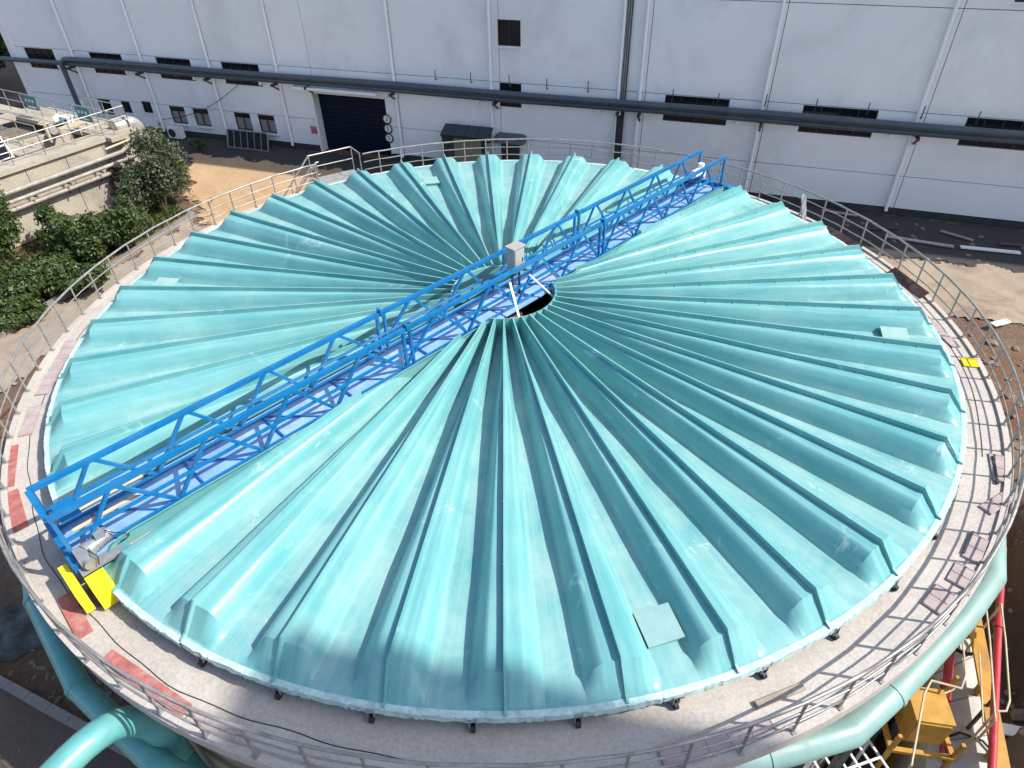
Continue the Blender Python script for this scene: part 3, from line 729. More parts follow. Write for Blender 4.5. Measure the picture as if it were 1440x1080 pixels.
# castors under the rim
cw = MB().tube([(0, -.03, 0), (0, .03, 0)], .06, 14).mesh('wheel', 40); cw.materials.append(MT['black'])
chub = MB().tube([(0, -.036, 0), (0, .036, 0)], .03, 10).mesh('wheel_hub', 40); chub.materials.append(MT['galv'])
cb = MB(); cb.box((-.05, 0, .235), (.14, .12, .02)); cb.box((-.02, -.045, .14), (.06, .012, .2)); cb.box((-.02, .045, .14), (.06, .012, .2)); cb.box((-.07, 0, .20), (.02, .09, .1))
cbm = cb.mesh('bracket'); cbm.materials.append(MT['motor'])
cast_px = [(283, 922), (390, 968), (522, 1000), (665, 1013), (813, 1006), (950, 980), (1075, 940), (1178, 887), (1260, 817)]
cang = [math.degrees(math.atan2(p.y, p.x)) for p in [P(u, v, ZR-.15) for u, v in cast_px]]
cang += [cang[-1]+8.4*k for k in range(1, 10)] + [cang[0]-8.6*k for k in range(3, 24)]
for a in cang:
    if abs(((a-45.8+90) % 180)-90) < 4.5: continue
    c = bpy.data.objects.new('castor', None); c.location = polar(10.02, a, -.35+.06); c.rotation_euler.z = R_(a); link(c, COVER)
    obj('bracket', cbm, c); w = obj('wheel', cw, c)

# ------------------------------------------------------------------ BRIDGE
BRG = thing('truss_bridge', 'blue truss walkway bridge spanning the teal tank cover', 'bridge', (0, 0, ZR), BR)
HW = .43; ZB, ZT, ZM = .25, 1.18, .66; XL, XR = -10.12, 9.6
MB().box(((XL+XR)/2+.0, 0, ZB-.06), (XR-XL-.1, 1.14, .035)).build('floor_plate', 'floor_blue', BRG)
nodes_top = [-9.2, -7.6, -6.0, -4.42, -2.45, -.82, .82, 2.45, 4.1, 5.56, 7.0, 8.43]
for s in (-1, 1):
    y = s*HW
    for x0, x1 in ((XL, -3.34), (-3.28, 3.26), (3.32, XR)):
        MB().box(((x0+x1)/2, y, ZT), (x1-x0, .085, .085)).build('top_chord', 'blue', BRG)
        MB().box(((x0+x1)/2, y, ZB), (x1-x0, .05, .05)).build('bottom_chord', 'blue', BRG)
    th = .05 if s < 0 else .045
    MB().bar((XL+.05, y, ZM), (XR, y, ZM), th, th).build('mid_rail', 'blue', BRG)
    for x in (XL+.04, -3.40, -3.22, 3.2, 3.38, XR-.04): MB().bar((x, y, ZB), (x, y, ZT), .06).build('post', 'blue', BRG)
    for x in (-3.31, 3.29): MB().box((x, y, ZT+.03), (.05, .13, .16)).build('splice_plate', 'blue', BRG)
    bot = []
    for i, x in enumerate(nodes_top):
        l = (x + (nodes_top[i-1] if i else XL-.6))/2; r = (x + (nodes_top[i+1] if i < len(nodes_top)-1 else XR+.3))/2
        l = max(l, XL+.05); r = min(r, XR-.05)
        for xa in (l+.04, r-.04):
            for (q0, q1) in ((-3.45, -3.17), (3.15, 3.43)):
                if q0 < xa < q1: xa = q0 if xa-q0 < q1-xa else q1
            w = .058 if x < 0 else .048
            MB().bar((x+(.05 if xa > x else -.05), y, ZT-.03), (xa, y, ZB+.03), w, w, (0, 1, 0)).build('diagonal', 'blue', BRG)
    # lower bracing between floor and truss, outside the rail
    for i in range(len(nodes_top)-1):
        x = (nodes_top[i]+nodes_top[i+1])/2
for i in range(len(nodes_top)):
    x = nodes_top[i]
    MB().bar((x+.5, -HW, ZB-.02), (x-.3, HW, ZB-.02), .025, .025).build('floor_brace', 'blue', BRG)
    MB().bar((x-.35, -HW, ZB-.005), (x-.35, HW, ZB-.005), .03, .03).build('cross_member', 'blue', BRG)
# end frames
for x in (XL, XR):
    if x < 0: MB().bar((x, -HW+.045, ZT), (x, HW-.045, ZT), .085).build('end_rail', 'blue', BRG)
    e = MB(); e.bar((x+.0, -.62, ZB-.02), (x, .62, ZB-.02), .14, .2); e.build('end_beam', 'blue', BRG)
MB().box((XL+.28, .0, ZT-.33), (.3, .5, .04)).build('end_step', 'blue', BRG)
MB().tube([(XL+.2, -.25, .62), (XL+1.25, -.25, .62)], .035, 8).build('lamp_tube', 'cream_steel', BRG)
MB().tube([(XL+.2, .12, .62), (XL+1.45, .12, .62)], .035, 8).build('lamp_tube', 'cream_steel', BRG)
# conduits along the inside
for k, y in enumerate((.30, .36)): MB().tube([(x, y, ZB+.32+.02*k) for x in np.linspace(XL+.4, -.3, 24)], .022, 6).build('conduit', 'blue' if k else 'galv', BRG)
# drive at the near left end (drives along the walkway)
wz = -.35
dv = bpy.data.objects.new('drive_unit', None); dv.location = (XL+.12, -.95, 0); link(dv, BRG)
MB().box((.17, .42, .18), (.62, .5, .05)).build('base_plate', 'motor', dv)
mot = MB(); mot.tube([(.46, .56, .36), (.14, .44, .36)], .12, 18); mot.tube([(.14, .44, .36), (.06, .41, .36)], .14, 18); mot.box((.03, .38, .33), (.22, .26, .28)); mot.tube([(.04, .36, .30), (.04, .16, .30)], .095, 16)
mot.build('gear_motor', 'motor', dv, 40)
for k in range(7): MB().tube([(.44-.035*k, .5525-.013*k, .36), (.43-.035*k, .549-.013*k, .36)], .132, 14).build('cooling_fin', 'motor', dv)
MB().box((.34, .46, .51), (.15, .12, .09)).build('terminal_box', 'motor', dv)
MB().tube([(.42, .46, .52)]+[(.48+.2*math.sin(t), .38-.10*t/3, .48-.10*math.sin(t)-.05*t) for t in np.linspace(.2, 2.9, 10)], .010, 6).build('lead', 'black', dv)
MB().tube([(.1, .3, .47), (.12, .2, .5), (.16, .12, .42), (.12, .08, .3)], .010, 6).build('lead', 'black', dv)
MB().tube([(.6, .1, .32), (1.2, .12, .30)], .018, 8).build('conduit', 'galv', dv)
yc = MB(); sec = [(-.36, -.30), (.36, -.30), (.36, -.02), (.24, .14), (-.24, .14), (-.36, -.02)]
for nm, x, wdt, y0, ln in (('wheel_cover', -.29, .13, .33, .45), ('wheel_cover', .0, .28, -.02, .23)):
    mb = MB()
    poly = [(-ln, -.28), (ln, -.28), (ln, .02), (ln*.72, .15), (-ln*.9, .15), (-ln, .05)]
    vs = [(x-wdt/2, y0+a, b) for a, b in poly]+[(x+wdt/2, y0+a, b) for a, b in poly]; n = 6
    mb.add(vs, [tuple(range(n)), tuple(range(n, 2*n))]+[(i, (i+1) % n, n+(i+1) % n, n+i) for i in range(n)])
    mb.build(nm, 'yellow', dv)
MB().tube([(-.2, .02, wz+.16), (.12, .02, wz+.16)], .16, 18).build('wheel', 'black', dv, 40)
# drive at the far right end
d2 = bpy.data.objects.new('drive_unit', None); d2.location = (XR+.1, -.48, 0); link(d2, BRG)
MB().box((.06, -.1, .1), (.3, .62, .3)).build('wheel_cover', 'blue', d2); MB().box((.06, -.47, .08), (.31, .12, .3)).build('wheel_cover', 'yellow', d2)
MB().tube([(-.05, -.2, wz+.14), (.17, -.2, wz+.14)], .14, 16).build('wheel', 'black', d2, 40)
mot = MB(); mot.tube([(-.75, .75, .62), (-.35, .75, .62)], .13, 16); mot.box((-.28, .75, .55), (.24, .26, .36)); mot.tube([(-.28, .75, .73), (-.28, .75, .86)], .1, 14); mot.build('gear_motor', 'white', d2, 40)
MB().box((-.5, .75, .43), (.55, .3, .06)).build('base_plate', 'blue', d2)
# control cabinet on the bridge centre
CAB = thing('control_cabinet', 'light grey control cabinet standing on the middle of the blue bridge', 'cabinet', (0, 0, ZR+ZB), BR)
MB().box((.25, -.17, 1.02), (.34, .24, .62)).build('casing', 'cabinet', CAB); MB().box((.25, -.30, 1.02), (.30, .02, .56)).build('door', 'cabinet', CAB)
MB().box((.25, -.17, 1.345), (.40, .30, .03)).build('lid', 'cabinet', CAB)
for x in (.13, .37): MB().bar((x, -.17, .0), (x, -.17, .72), .04).build('leg', 'steel_dark', CAB)
MB().box((.34, -.315, 1.02), (.02, .02, .1)).build('handle', 'black', CAB)
for (a, b) in (((-.22, -.42, .93), (-.55, -1.1, .12)), ((.45, -.42, .85), (.95, -.95, .08))):
    MB().bar(a, b, .05, .03).build('brace', 'white', BRG)
# slip ring gear below
sr = thing('slip_ring', 'rusty slip ring collector in the hub opening under the bridge', 'machine part', (0.1, -.55, ZR-.35))
MB().tube([(0, 0, -.6), (0, 0, .25)], .14, 14).tube([(0, 0, .05), (0, 0, .12)], .22, 16).build('drum', 'brown_board', sr, 40)
MB().box((.12, -.08, .3), (.16, .16, .16)).build('junction_box', 'cabinet', sr); MB().tube([(.1, -.1, .25), (.3, -.3, .2), (.35, -.4, -.1), (.2, -.5, -.4)], .02, 6).build('cable', 'black', sr)

# ------------------------------------------------------------------ walkway clutter
def board(u0, v0, u1, v1, w, mat, label, h=.03, z=WZ+.025, tilt=0):
    p, q = P(u0, v0, z), P(u1, v1, z); c = (p+q)/2; l = (q-p).length
    o = thing('board', label, 'board', c, math.atan2(q.y-p.y, q.x-p.x)-math.pi/2)
    rx = Matrix.Rotation(R_(tilt), 3, 'Y'); k = max(1, int(round(l/.3)))
    MB().box((0, 0, 0), (w, l, h), rx).build('panel', mat, o)
    for i in range(k+1): MB().box(rx @ Vector((0, -l/2+.02+i*(l-.04)/k, h/2+.004)), (w*.96, .02, .01), rx).build('batten', mat, o)
board(17, 628, 10, 685, .22, 'brick', 'red ribbed board on the walkway at the bridge end, farther from the yellow wheel covers')
board(14, 692, 28, 745, .26, 'brick', 'red ribbed board on the walkway just off the blue bridge end')
board(90, 838, 120, 893, .22, 'brick', 'red ribbed board on the walkway next to the yellow wheel covers')
board(150, 921, 262, 1000, .2, 'brick', 'long red board behind the railing above the teal elbow pipe')
board(268, 1003, 330, 1035, .2, 'mauve', 'faded mauve board beside the white cloth on the railing')
board(50, 572, 36, 612, .24, 'mauve', 'mauve board on the shrub side walkway, nearer the bridge end')
board(100, 480, 58, 555, .26, 'mauve', 'mauve board on the shrub side walkway, nearer the pale hatch')
board(1160, 322, 1208, 350, .28, 'brown_board', 'dark brown board leaning at the rail by the grey upright plate', .03, WZ+.1, 35)
board(1253, 380, 1300, 416, .26, 'brown_board', 'dark brown board along the rail above the dusty track', .03, WZ+.08, 35)
board(1283, 430, 1345, 488, .2, 'mauve', 'mauve board along the rail beyond the yellow plate')
board(1402, 640, 1409, 678, .28, 'mauve', 'mauve board at the rail on the sunny walkway, nearest the yellow plate')
board(1385, 718, 1428, 692, .22, 'mauve', 'mauve board turned across the sunny walkway')
board(1378, 755, 1365, 788, .26, 'mauve', 'mauve board on the sunny walkway next to the turned one')
board(1358, 797, 1344, 822, .28, 'mauve', 'mauve board on the sunny walkway above the teal pipe')
board(1331, 829, 1308, 856, .28, 'mauve', 'mauve board on the sunny walkway, lowest of the row above the teal pipe')
board(930, 1068, 1090, 1022, .3, 'mauve', 'long mauve board behind the shaded railing')
yp = P(1365, 511, WZ+.03); yo = thing('yellow_plate', 'bright yellow plate lying on the sunny walkway', 'plate', yp, math.atan2(yp.y, yp.x))
MB().box((0, 0, 0), (.34, .26, .03)).build('plate', 'yellow', yo); MB().box((0, .135, .02), (.34, .015, .05)).build('lip', 'yellow', yo)
gp = P(1128, 300, WZ+.2); go = thing('upright_plate', 'grey steel plate propped upright against the far railing', 'plate', (gp.x, gp.y, WZ), R_(30))
MB().box((0, 0, .4), (.2, .03, .8), Matrix.Rotation(R_(-18), 3, 'X')).build('plate', 'motor', go); MB().box((0, .02, .4), (.03, .03, .78), Matrix.Rotation(R_(-18), 3, 'X')).build('stiffener', 'motor', go)
# planks and bits on the sunny walkway
def stick(u0, v0, u1, v1, label, mat='wood', w=.05, z=WZ+.04):
    a = P(u0, v0, z); b = P(u1, v1, z); c = (a+b)/2
    o = thing('batten_stick', label, 'stick', c); MB().bar(a-c, b-c, w, .04).build('stick', mat, o); MB().bar((a-c)*.98+Vector((0, 0, .025)), (a-c)*.7+Vector((0, 0, .025)), w*.8, .012).build('offcut', mat, o)
stick(1368, 748, 1355, 778, 'thin dark batten lying on the sunny walkway', 'steel_dark', .03)
stick(1396, 642, 1403, 680, 'dark angle bar on the walkway by the mauve boards', 'steel_dark', .04)
stick(1063, 992, 1130, 965, 'pale timber batten on the walkway near the rim wheels', 'wood', .10)
# power cable lying round the walkway
tag(MB().tube([polar(10.42+.03*math.sin(a*.31)+.015*math.sin(a*.9), a, WZ+.012) for a in np.linspace(-196, -96, 90)], .007, 5).build('power_cable', 'black'), 'thin black cable lying round the walkway past the blue bridge end', 'cable')
tag(MB().tube([polar(10.40+.02*math.sin(a*.31), a, WZ+.012) for a in np.linspace(-30, 22, 60)], .006, 5).build('power_cable', 'black'), 'thin dark cable lying along the sunny walkway by the yellow plate', 'cable')
# cloth hung over the railing base
def cloth(u, v, z, label):
    p = P(u, v, z); a = math.atan2(p.y, p.x); mb = MB(); n = 9
    vs = [((.06 if j > 3 else .06*j/3)+.02*math.sin(i*1.3+j), (i/8-.5)*.42+.03*math.sin(j*.9+i), -.045*max(0, j-2)+.012*math.sin(i*2.2)) for i in range(n) for j in range(9)]
    mb.add(vs, [(i*9+j, i*9+9+j, i*9+10+j, i*9+j+1) for i in range(n-1) for j in range(8)])
    tag(mb.build('cloth', 'bag', None, 180, p, a), label, 'cloth')
cloth(285, 1012, WZ+.03, 'white cloth hanging over the walkway edge above the teal pipe')

# ------------------------------------------------------------------ teal pipes round the tank
def ring_pipe(name, label, pts, r, mat='teal_pipe', joints=None):
    t = thing(name, label, 'pipe', (pts[0][0], pts[0][1], 0)); o = Vector((pts[0][0], pts[0][1], 0))
    q = [Vector(p)-o for p in pts]
    MB().tube(q, r, 20).build('pipe', mat, t, 30)
    for i in (joints or range(1, len(q)-1)):
        d = (q[i+1]-q[i-1]).normalized(); MB().tube([q[i]-d*.045, q[i]+d*.045], r*1.06, 20).build('flange_band', mat, t, 40)
    for i in range(0, len(q)-1):
        m = (q[i]+q[i+1])/2; MB().bar((m.x, m.y, -2.2 if m.x+o.x > 0 else 0), (m.x, m.y, m.z-r), .12).build('support', 'steel_dark', t)
    return t
zq = 2.9; _q = P(1394, 812, zq); _rq = math.hypot(_q.x, _q.y)-.1; _aq = math.degrees(math.atan2(_q.y, _q.x))
ring_pipe('teal_pipe', 'teal water pipe with mitred bends following the sunny side of the tank', [polar(_rq, _aq+24, zq), polar(_rq, _aq+12, zq), _q, P(1350, 872, zq), P(1253, 975, zq), P(1196, 1028, zq), P(1080, 1062, zq), P(900, 1098, zq)], .225, 'pale_teal', (4, 6))
zl = 2.6
ring_pipe('teal_pipe', 'teal water pipe running in shade below the walkway on the shrub side', [polar(11.07, a, zl) for a in (-178, -166, -154, -142, -130, -119, -108, -96)], .19)
# the elbow standing up out of it
e0 = P(232, 1050, 2.4); e1 = P(128, 1092, 4.3)
t = thing('elbow_pipe', 'large light teal elbow pipe rising beside the tank rim', 'pipe', (e0.x, e0.y, 0)); o = Vector((e0.x, e0.y, 0))
topz = 3.95
pk = P(205, 1003, topz); base = P(236, 1040, 2.5)
dirn = (P(128, 1085, topz)-pk); 
pts = [base-o+Vector((0, 0, -2.4)), base-o]
b2 = base-o; c2 = pk-o
ctrl = Vector((b2.x, b2.y, topz))
for tt in np.linspace(.1, 1, 10):
    pts.append(b2.lerp(ctrl, tt).lerp(ctrl.lerp(ctrl+dirn.normalized()*1.0, tt), tt))
pts += [ctrl+dirn.normalized()*1.6, ctrl+dirn.normalized()*4.5]
MB().tube(pts, .21, 24).build('pipe', 'teal_pipe', t, 40)
MB().tube([pts[1]+Vector((0, 0, -.05)), pts[1]+Vector((0, 0, .05))], .25, 24).build('flange_band', 'teal_pipe', t, 40)
MB().tube([b2+Vector((0, 0, -.7)), polar(11.1, -112, 2.5)-o+Vector((0, 0, -.6))], .2, 18).build('branch', 'teal_pipe', t, 40)

# ------------------------------------------------------------------ machinery, bottom right
gz = -2.2
t = thing('yellow_beam', 'ochre steel beam running beside the pale slab below the tank', 'beam', P(1388, 960, 1.2)); o = t.location.copy()
MB().bar(P(1366, 850, 1.2)-o, P(1412, 1100, 1.2)-o, .24, .05).bar(P(1366, 850, .95)-o, P(1412, 1100, .95)-o, .07, .45).bar(P(1366, 850, .7)-o, P(1412, 1100, .7)-o, .24, .05).build('i_section', 'ochre', t)
for q in (.15, .5, .85):
    c = (P(1366, 850, .7)-o).lerp(P(1412, 1100, .7)-o, q); MB().bar(c, c+Vector((0, 0, -3)), .14).build('leg', 'ochre', t)
t = thing('red_pipe', 'long red pipe beside the ochre beam over the rubble', 'pipe', P(1400, 930, 1.6)); o = t.location.copy()
MB().tube([P(1411, 770, 1.6)-o, P(1404, 880, 1.6)-o, P(1394, 1100, 1.6)-o], .065, 12).build('pipe', 'red', t, 40); MB().tube([P(1404, 876, 1.6)-o, P(1404, 884, 1.6)-o], .09, 12).build('coupling', 'red', t, 40)
for q in (.2, .7): c = (P(1411, 770, 1.55)-o).lerp(P(1394, 1100, 1.55)-o, q); MB().bar(c, c+Vector((0, 0, -3.6)), .05).build('support', 'steel_dark', t)
t = thing('red_pipe', 'short red pipe on the pale slab behind the ochre box', 'pipe', P(1333, 940, .9)); o = t.location.copy()
MB().tube([P(1337, 905, .9)-o, P(1330, 985, .9)-o], .08, 12).build('pipe', 'red', t, 40); MB().tube([P(1332, 960, .9)-o, P(1331, 968, .9)-o], .11, 12).build('coupling', 'red', t, 40)
# pale slab
sl = [P(1318, 905, .35), P(1372, 870, .35), P(1396, 1100, .35), P(1300, 1100, .35)]
so_ = thing('concrete_slab', 'pale concrete slab between the ochre box and the ochre beam', 'slab', sum(sl, Vector())/4); o = so_.location.copy(); o.z = .35; so_.location = o
MB().prism([p-o for p in sl], -2.8, 0).build('slab', 'slab', so_)
for k in range(1, 4): a = (sl[0]-o).lerp(sl[3]-o, k/4); b = (sl[1]-o).lerp(sl[2]-o, k/4); MB().bar(a+Vector((0, 0, .004)), b+Vector((0, 0, .004)), .02, .006).build('joint', 'kerb', so_)
# ochre box on a frame
bx = P(1302, 1000, 1.5); t = thing('ochre_box', 'ochre yellow machine box standing in a railed frame', 'machine', (bx.x, bx.y, 1.0), R_(-10))
MB().box((0, 0, .35), (.62, .62, .75)).build('casing', 'ochre', t); MB().box((0, -.32, .35), (.54, .02, .62)).build('cover', 'ochre', t)
for x in (-.5, .5):
    for y in (-.45, .45): MB().bar((x, y, -3), (x, y, .95 if y > 0 else .4), .06).build('post', 'ochre', t)
MB().bar((-.5, -.45, -.1), (.5, -.45, -.1), .08).bar((-.5, .45, -.1), (.5, .45, -.1), .08).bar((-.5, -.45, -.1), (-.5, .45, -.1), .08).bar((.5, -.45, -.1), (.5, .45, -.1), .08).build('frame', 'ochre', t)
def hoop(label, pts, name='handrail'):
    o = pts[0].copy(); t = thing(name, label, 'handrail', o)
    MB().tube([p-o for p in pts], .018, 6).build('tube', 'cream_steel', t, 60); MB().tube([pts[1]-o+Vector((0, 0, -.45)), pts[-2]-o+Vector((0, 0, -.45))], .016, 6).build('mid_tube', 'cream_steel', t)
    for p in (pts[0], pts[-1]): MB().tube([p-o, p-o+Vector((0, 0, -3.4))], .022, 6).build('post', 'cream_steel', t)
hoop('cream tube handrail bent around the ochre box', [P(1282, 1075, 2.0), P(1300, 975, 2.0), P(1310, 957, 2.0), P(1352, 968, 2.0), P(1358, 950, 2.0), P(1352, 880, 2.0)])
hoop('cream tube handrail between the ochre beam and the red pipe', [P(1384, 830, 2.0), P(1392, 900, 2.0), P(1399, 1000, 2.0), P(1400, 1012, 2.0)])
hoop('cream tube handrail beyond the red pipe over the rubble', [P(1408, 850, 2.0), P(1414, 900, 2.0), P(1420, 985, 2.0), P(1415, 1000, 2.0), P(1402, 1000, 2.0)])
# hoses
def hose(label, pts, r=.022, mat='black'):
    tag(MB().tube(pts, r, 6).build('hose', mat, None, 60), label, 'hose')
cpt = P(1352, 905, .42)
hose('coiled black hose lying on the pale slab', [cpt+Vector(((.26+.02*math.sin(a*.7))*math.cos(a), (.26+.02*math.sin(a*.7))*math.sin(a), .03+.012*a/6)) for a in np.linspace(0, 19, 70)], .02)
hose('black hose trailing across the pale slab below the coil', [P(1336, 1035, .4), P(1350, 1030, .4), P(1366, 1036, .4), P(1382, 1042, .4), P(1398, 1060, .4)])
hose('red hose looped at the foot of the ochre box', [P(1326, 1040, .6), P(1324, 1060, .45), P(1329, 1075, .42), P(1333, 1060, .45), P(1329, 1045, .5)], .04, 'red')
# white grid rack
gr = [P(1128, 1075, .6), P(1222, 1042, .6)]
t = thing('white_rack', 'white welded steel grid rack on the ground below the teal pipe', 'rack', (gr[0]+gr[1])/2); o = t.location.copy()
ux = (gr[1]-gr[0]); Lx = ux.length; ux.normalize(); uy = Vector((-ux.y, ux.x, 0))*-1
for k in range(7): a = gr[0]-o+ux*Lx*k/6; MB().bar(a, a+uy*1.2, .035).build('bar', 'white', t)
for k in range(5): a = gr[0]-o+uy*1.2*k/4+Vector((0, 0, .036)); MB().bar(a, a+ux*Lx, .035).build('bar', 'white', t)
for k in (0, 1):
    for j in (0, 1): a = gr[0]-o+ux*Lx*k+uy*1.2*j; MB().bar(a, a+Vector((0, 0, -2.8)), .04).build('leg', 'white', t)

# ------------------------------------------------------------------ rubble
def rock_into(mb, x, y, s, rr):
    z = ground_z(x, y)+s*.15; n = 10; pts = []
    bm = bmesh.new(); bmesh.ops.create_icosphere(bm, subdivisions=1, radius=s)
    for v in bm.verts: v.co = Vector((v.co.x*rr.uniform(.7, 1.4), v.co.y*rr.uniform(.6, 1.2), v.co.z*rr.uniform(.4, .8)))
    bm.verts.index_update(); m = Matrix.Rotation(rr.uniform(0, 6), 3, 'Z')
    mb.add([m @ v.co+Vector((x, y, z)) for v in bm.verts], [[v.index for v in f.verts] for f in bm.faces]); bm.free()
rr = random.Random(11); mb = MB()
for k in range(1500):
    a = rr.uniform(-74, 24); r = rr.uniform(10.9, 17.5); p = polar(r, a, 0); rock_into(mb, p.x, p.y, rr.choice([.025, .035, .05, .05, .07, .10, .16])*rr.uniform(.7, 1.3), rr)
for k in range(160):
    p = P(rr.uniform(262, 300), rr.uniform(275, 325), 0); rock_into(mb, p.x, p.y, rr.uniform(.04, .13), rr)
for k in range(260):
    p = P(rr.uniform(-20, 240), rr.uniform(860, 1075), 0); rock_into(mb, p.x, p.y, rr.uniform(.02, .08), rr)
for k in range(200):
    s = rr.uniform(-27, -15); q = S2(s, rr.uniform(2, 4.6)); rock_into(mb, q[0], q[1], rr.uniform(.03, .10), rr)
for k in range(320):
    s = rr.uniform(4, 24); q = S2(s, rr.uniform(.8, 5)); rock_into(mb, q[0], q[1], rr.choice([.02, .03, .04, .06, .11])*rr.uniform(.7, 1.3), rr)
for k in range(420):
    s = rr.uniform(7, 24); q = S2(s, rr.uniform(3.8, 10)); rock_into(mb, q[0], q[1], rr.choice([.02, .025, .03, .04, .06])*rr.uniform(.7, 1.2), rr)
ro = mb.build('rubble', 'stone'); ro['kind'] = 'stuff'; ro['label'] = 'loose stones and rubble scattered on the ground'; ro['category'] = 'rubble'
def plank(p, L, ang, label, mat='wood', w=.18, tilt=0, h=.05):
    o = thing('plank', label, 'plank', p, ang); m = Matrix.Rotation(R_(tilt), 3, 'Y')
    MB().box((0, 0, h/2), (L, w, h), m).build('board', mat, o); MB().box((L*.4, 0, h+.01), (.05, w*.9, .02), m).build('cleat', mat, o)
q = P(1392, 352, .06); plank(q, 2.2, AZ+.05, 'white plank lying on the shaded ground before the factory plinth', 'white', .22)
q = P(1292, 340, .06); plank(q, 2.6, AZ-.1, 'grey plank lying on the shaded ground beside the white one', 'galv', .2)
q = P(1405, 458, .1); plank((q.x, q.y, .2), .7, .3, 'pale board on the red earth beside the dusty track', 'white', .22)
for (u, v, L, an, mt, lb) in [(1430, 800, 1.3, 1.1, 'wood', 'timber plank in the rubble beyond the red pipe'), (1425, 870, 1.0, .4, 'wood', 'timber plank in the rubble beside the far handrail'), (1418, 1030, 1.2, -.3, 'white', 'white painted plank low in the rubble'), (1290, 985, 1.6, 1.0, 'galv', 'grey steel sheet strip under the teal pipe'), (1240, 1005, 1.8, .6, 'brown_board', 'dark sheet under the bend of the teal pipe')]:
    q = P(u, v, -2.0); plank((q.x, q.y, ground_z(q.x, q.y)+.12), L, an, lb, mt, .26, rr.uniform(-8, 8))
for (u, v, L, an, mt, lb) in [(1235, 322, 1.6, .3, 'steel_dark', 'dark steel angle on the shaded ground near the downpipe foot'), (1345, 332, 1.3, -.5, 'wood', 'timber plank on the shaded ground above the grey plank'), (1425, 345, 1.1, .1, 'brown_board', 'brown board on the shaded ground beyond the white plank'), (1180, 300, 1.5, -.2, 'galv', 'grey strip on the shaded ground behind the propped plate')]:
    q = P(u, v, .06); plank(q, L, AZ+an, lb, mt, .14, rr.uniform(-4, 4))
# crumpled tarps
def tarp(u, v, z, w, l, label, mat='tarp', seed=1, gnd=True):
    q = P(u, v, z); r2 = random.Random(seed); n = 16; mb = MB(); ph = [r2.uniform(0, 6) for _ in range(6)]
    vs = []
    for i in range(n):
        for j in range(n):
            x, y = (i/(n-1)-.5)*w, (j/(n-1)-.5)*l; edge = min(i, j, n-1-i, n-1-j)
            h = .10*abs(math.sin(x*5+ph[0]+math.sin(y*4+ph[1])))+.08*abs(math.sin(y*6+ph[2]+x*3))+r2.uniform(0, .03)
            vs.append((x+.05*math.sin(j*1.1+ph[3]), y+.06*math.sin(i*.9+ph[4]), h*(0.15 if edge == 0 else 1)+.02))
    mb.add(vs, [(i*n+j, i*n+n+j, i*n+n+j+1, i*n+j+1) for i in range(n-1) for j in range(n-1)])
    tag(mb.build('tarpaulin', mat, None, 40, (q.x, q.y, ground_z(q.x, q.y)+.03), r2.uniform(0, 3)), label, 'tarpaulin')
tarp(1432, 830, -1.9, 1.1, .9, 'crumpled blue grey tarpaulin in the rubble beyond the red pipe', 'tarp', 1)
tarp(28, 885, 0, 1.3, 1.5, 'crumpled tarpaulin on the dark ground below the shaded teal pipe', 'tarp', 2)
tarp(1440, 770, -1.9, .8, .9, 'crumpled pale sheeting in the rubble by the tank', 'bag', 5)

# ================================================================== LEFT: old basin
A = P(20, 232, 3.2); B = P(187, 177, 3.2); ud = (B-A).normalized(); nd = Vector((ud.y, -ud.x, 0))
ang = math.atan2(ud.y, ud.x); Lb = (B-A).length
BAS = thing('concrete_basin', 'old stained concrete basin with walkways and pipes beside the shrubs', 'basin', (A.x, A.y, 0), ang)
# local: x along the face, y into the basin (positive left of ud), z up
x0 = -7
# each cast bay of the face with shallow ribs between
nb = 7; bw = (Lb-x0)/nb
for k in range(nb): MB().box((x0+bw*(k+.5), .15, 1.5), (bw-.03, .3, 3.0)).build('wall_bay', 'old_concrete', BAS)
MB().box((Lb-.15, 4, 1.5), (.3, 7.4, 3.0)).build('end_wall', 'old_concrete', BAS)
MB().box(((x0+Lb)/2, .38, 3.06), (Lb-x0, 1.05, .2)).build('parapet', 'old_concrete', BAS)
MB().box(((x0+Lb)/2, 2.8, 2.9), (Lb-x0-.3, .35, .55)).build('channel_wall', 'old_concrete', BAS)
MB().box(((x0+Lb)/2, 7.6, 3.06), (Lb-x0, .9, .2)).build('back_walk', 'old_concrete', BAS)
MB().box((Lb-.35, 4.1, 3.06), (1.0, 6.1, .2)).build('cross_walk', 'old_concrete', BAS)
MB().box((1.4, 4.2, 3.06), (1.2, 6.3, .22)).build('cross_walk', 'old_concrete', BAS)
MB().box(((x0+Lb)/2, 4.2, 2.55), (Lb-x0-.4, 7.2, .1)).build('basin_bed', 'sludge', BAS)
def rail_run(par, pts, h=1.0, mat='galv_dull', n=None, base=0):
    pts = [Vector(p) for p in pts]
    for a, b in zip(pts[:-1], pts[1:]):
        m = n or max(1, round((b-a).length/1.35))
        for k in range(m+1): c = a.lerp(b, k/m); MB().tube([c, c+Vector((0, 0, h))], .024, 6).build('post', mat, par)
        for hh in (h, h*.55): MB().tube([a+Vector((0, 0, hh)), b+Vector((0, 0, hh))], .024, 6).build('rail', mat, par)
RL = thing('basin_railing', 'weathered tube railing along the top of the old basin', 'railing', (A.x, A.y, 3.16), ang)
rail_run(RL, [(x0, .1, 0), (Lb-.1, .1, 0), (Lb-.1, 3.4, 0)])
RL2 = thing('basin_railing', 'weathered tube railing across the middle walk of the old basin', 'railing', (A.x, A.y, 3.16), ang)
rail_run(RL2, [(1.0, .9, 0), (1.0, 7., 0)]); rail_run(RL2, [(1.9, 1.0, 0), (1.9, 7., 0)])
r0, r1 = P(-40, 117, 4.2), P(150, 157, 4.2); r0.z = r1.z = 3.2
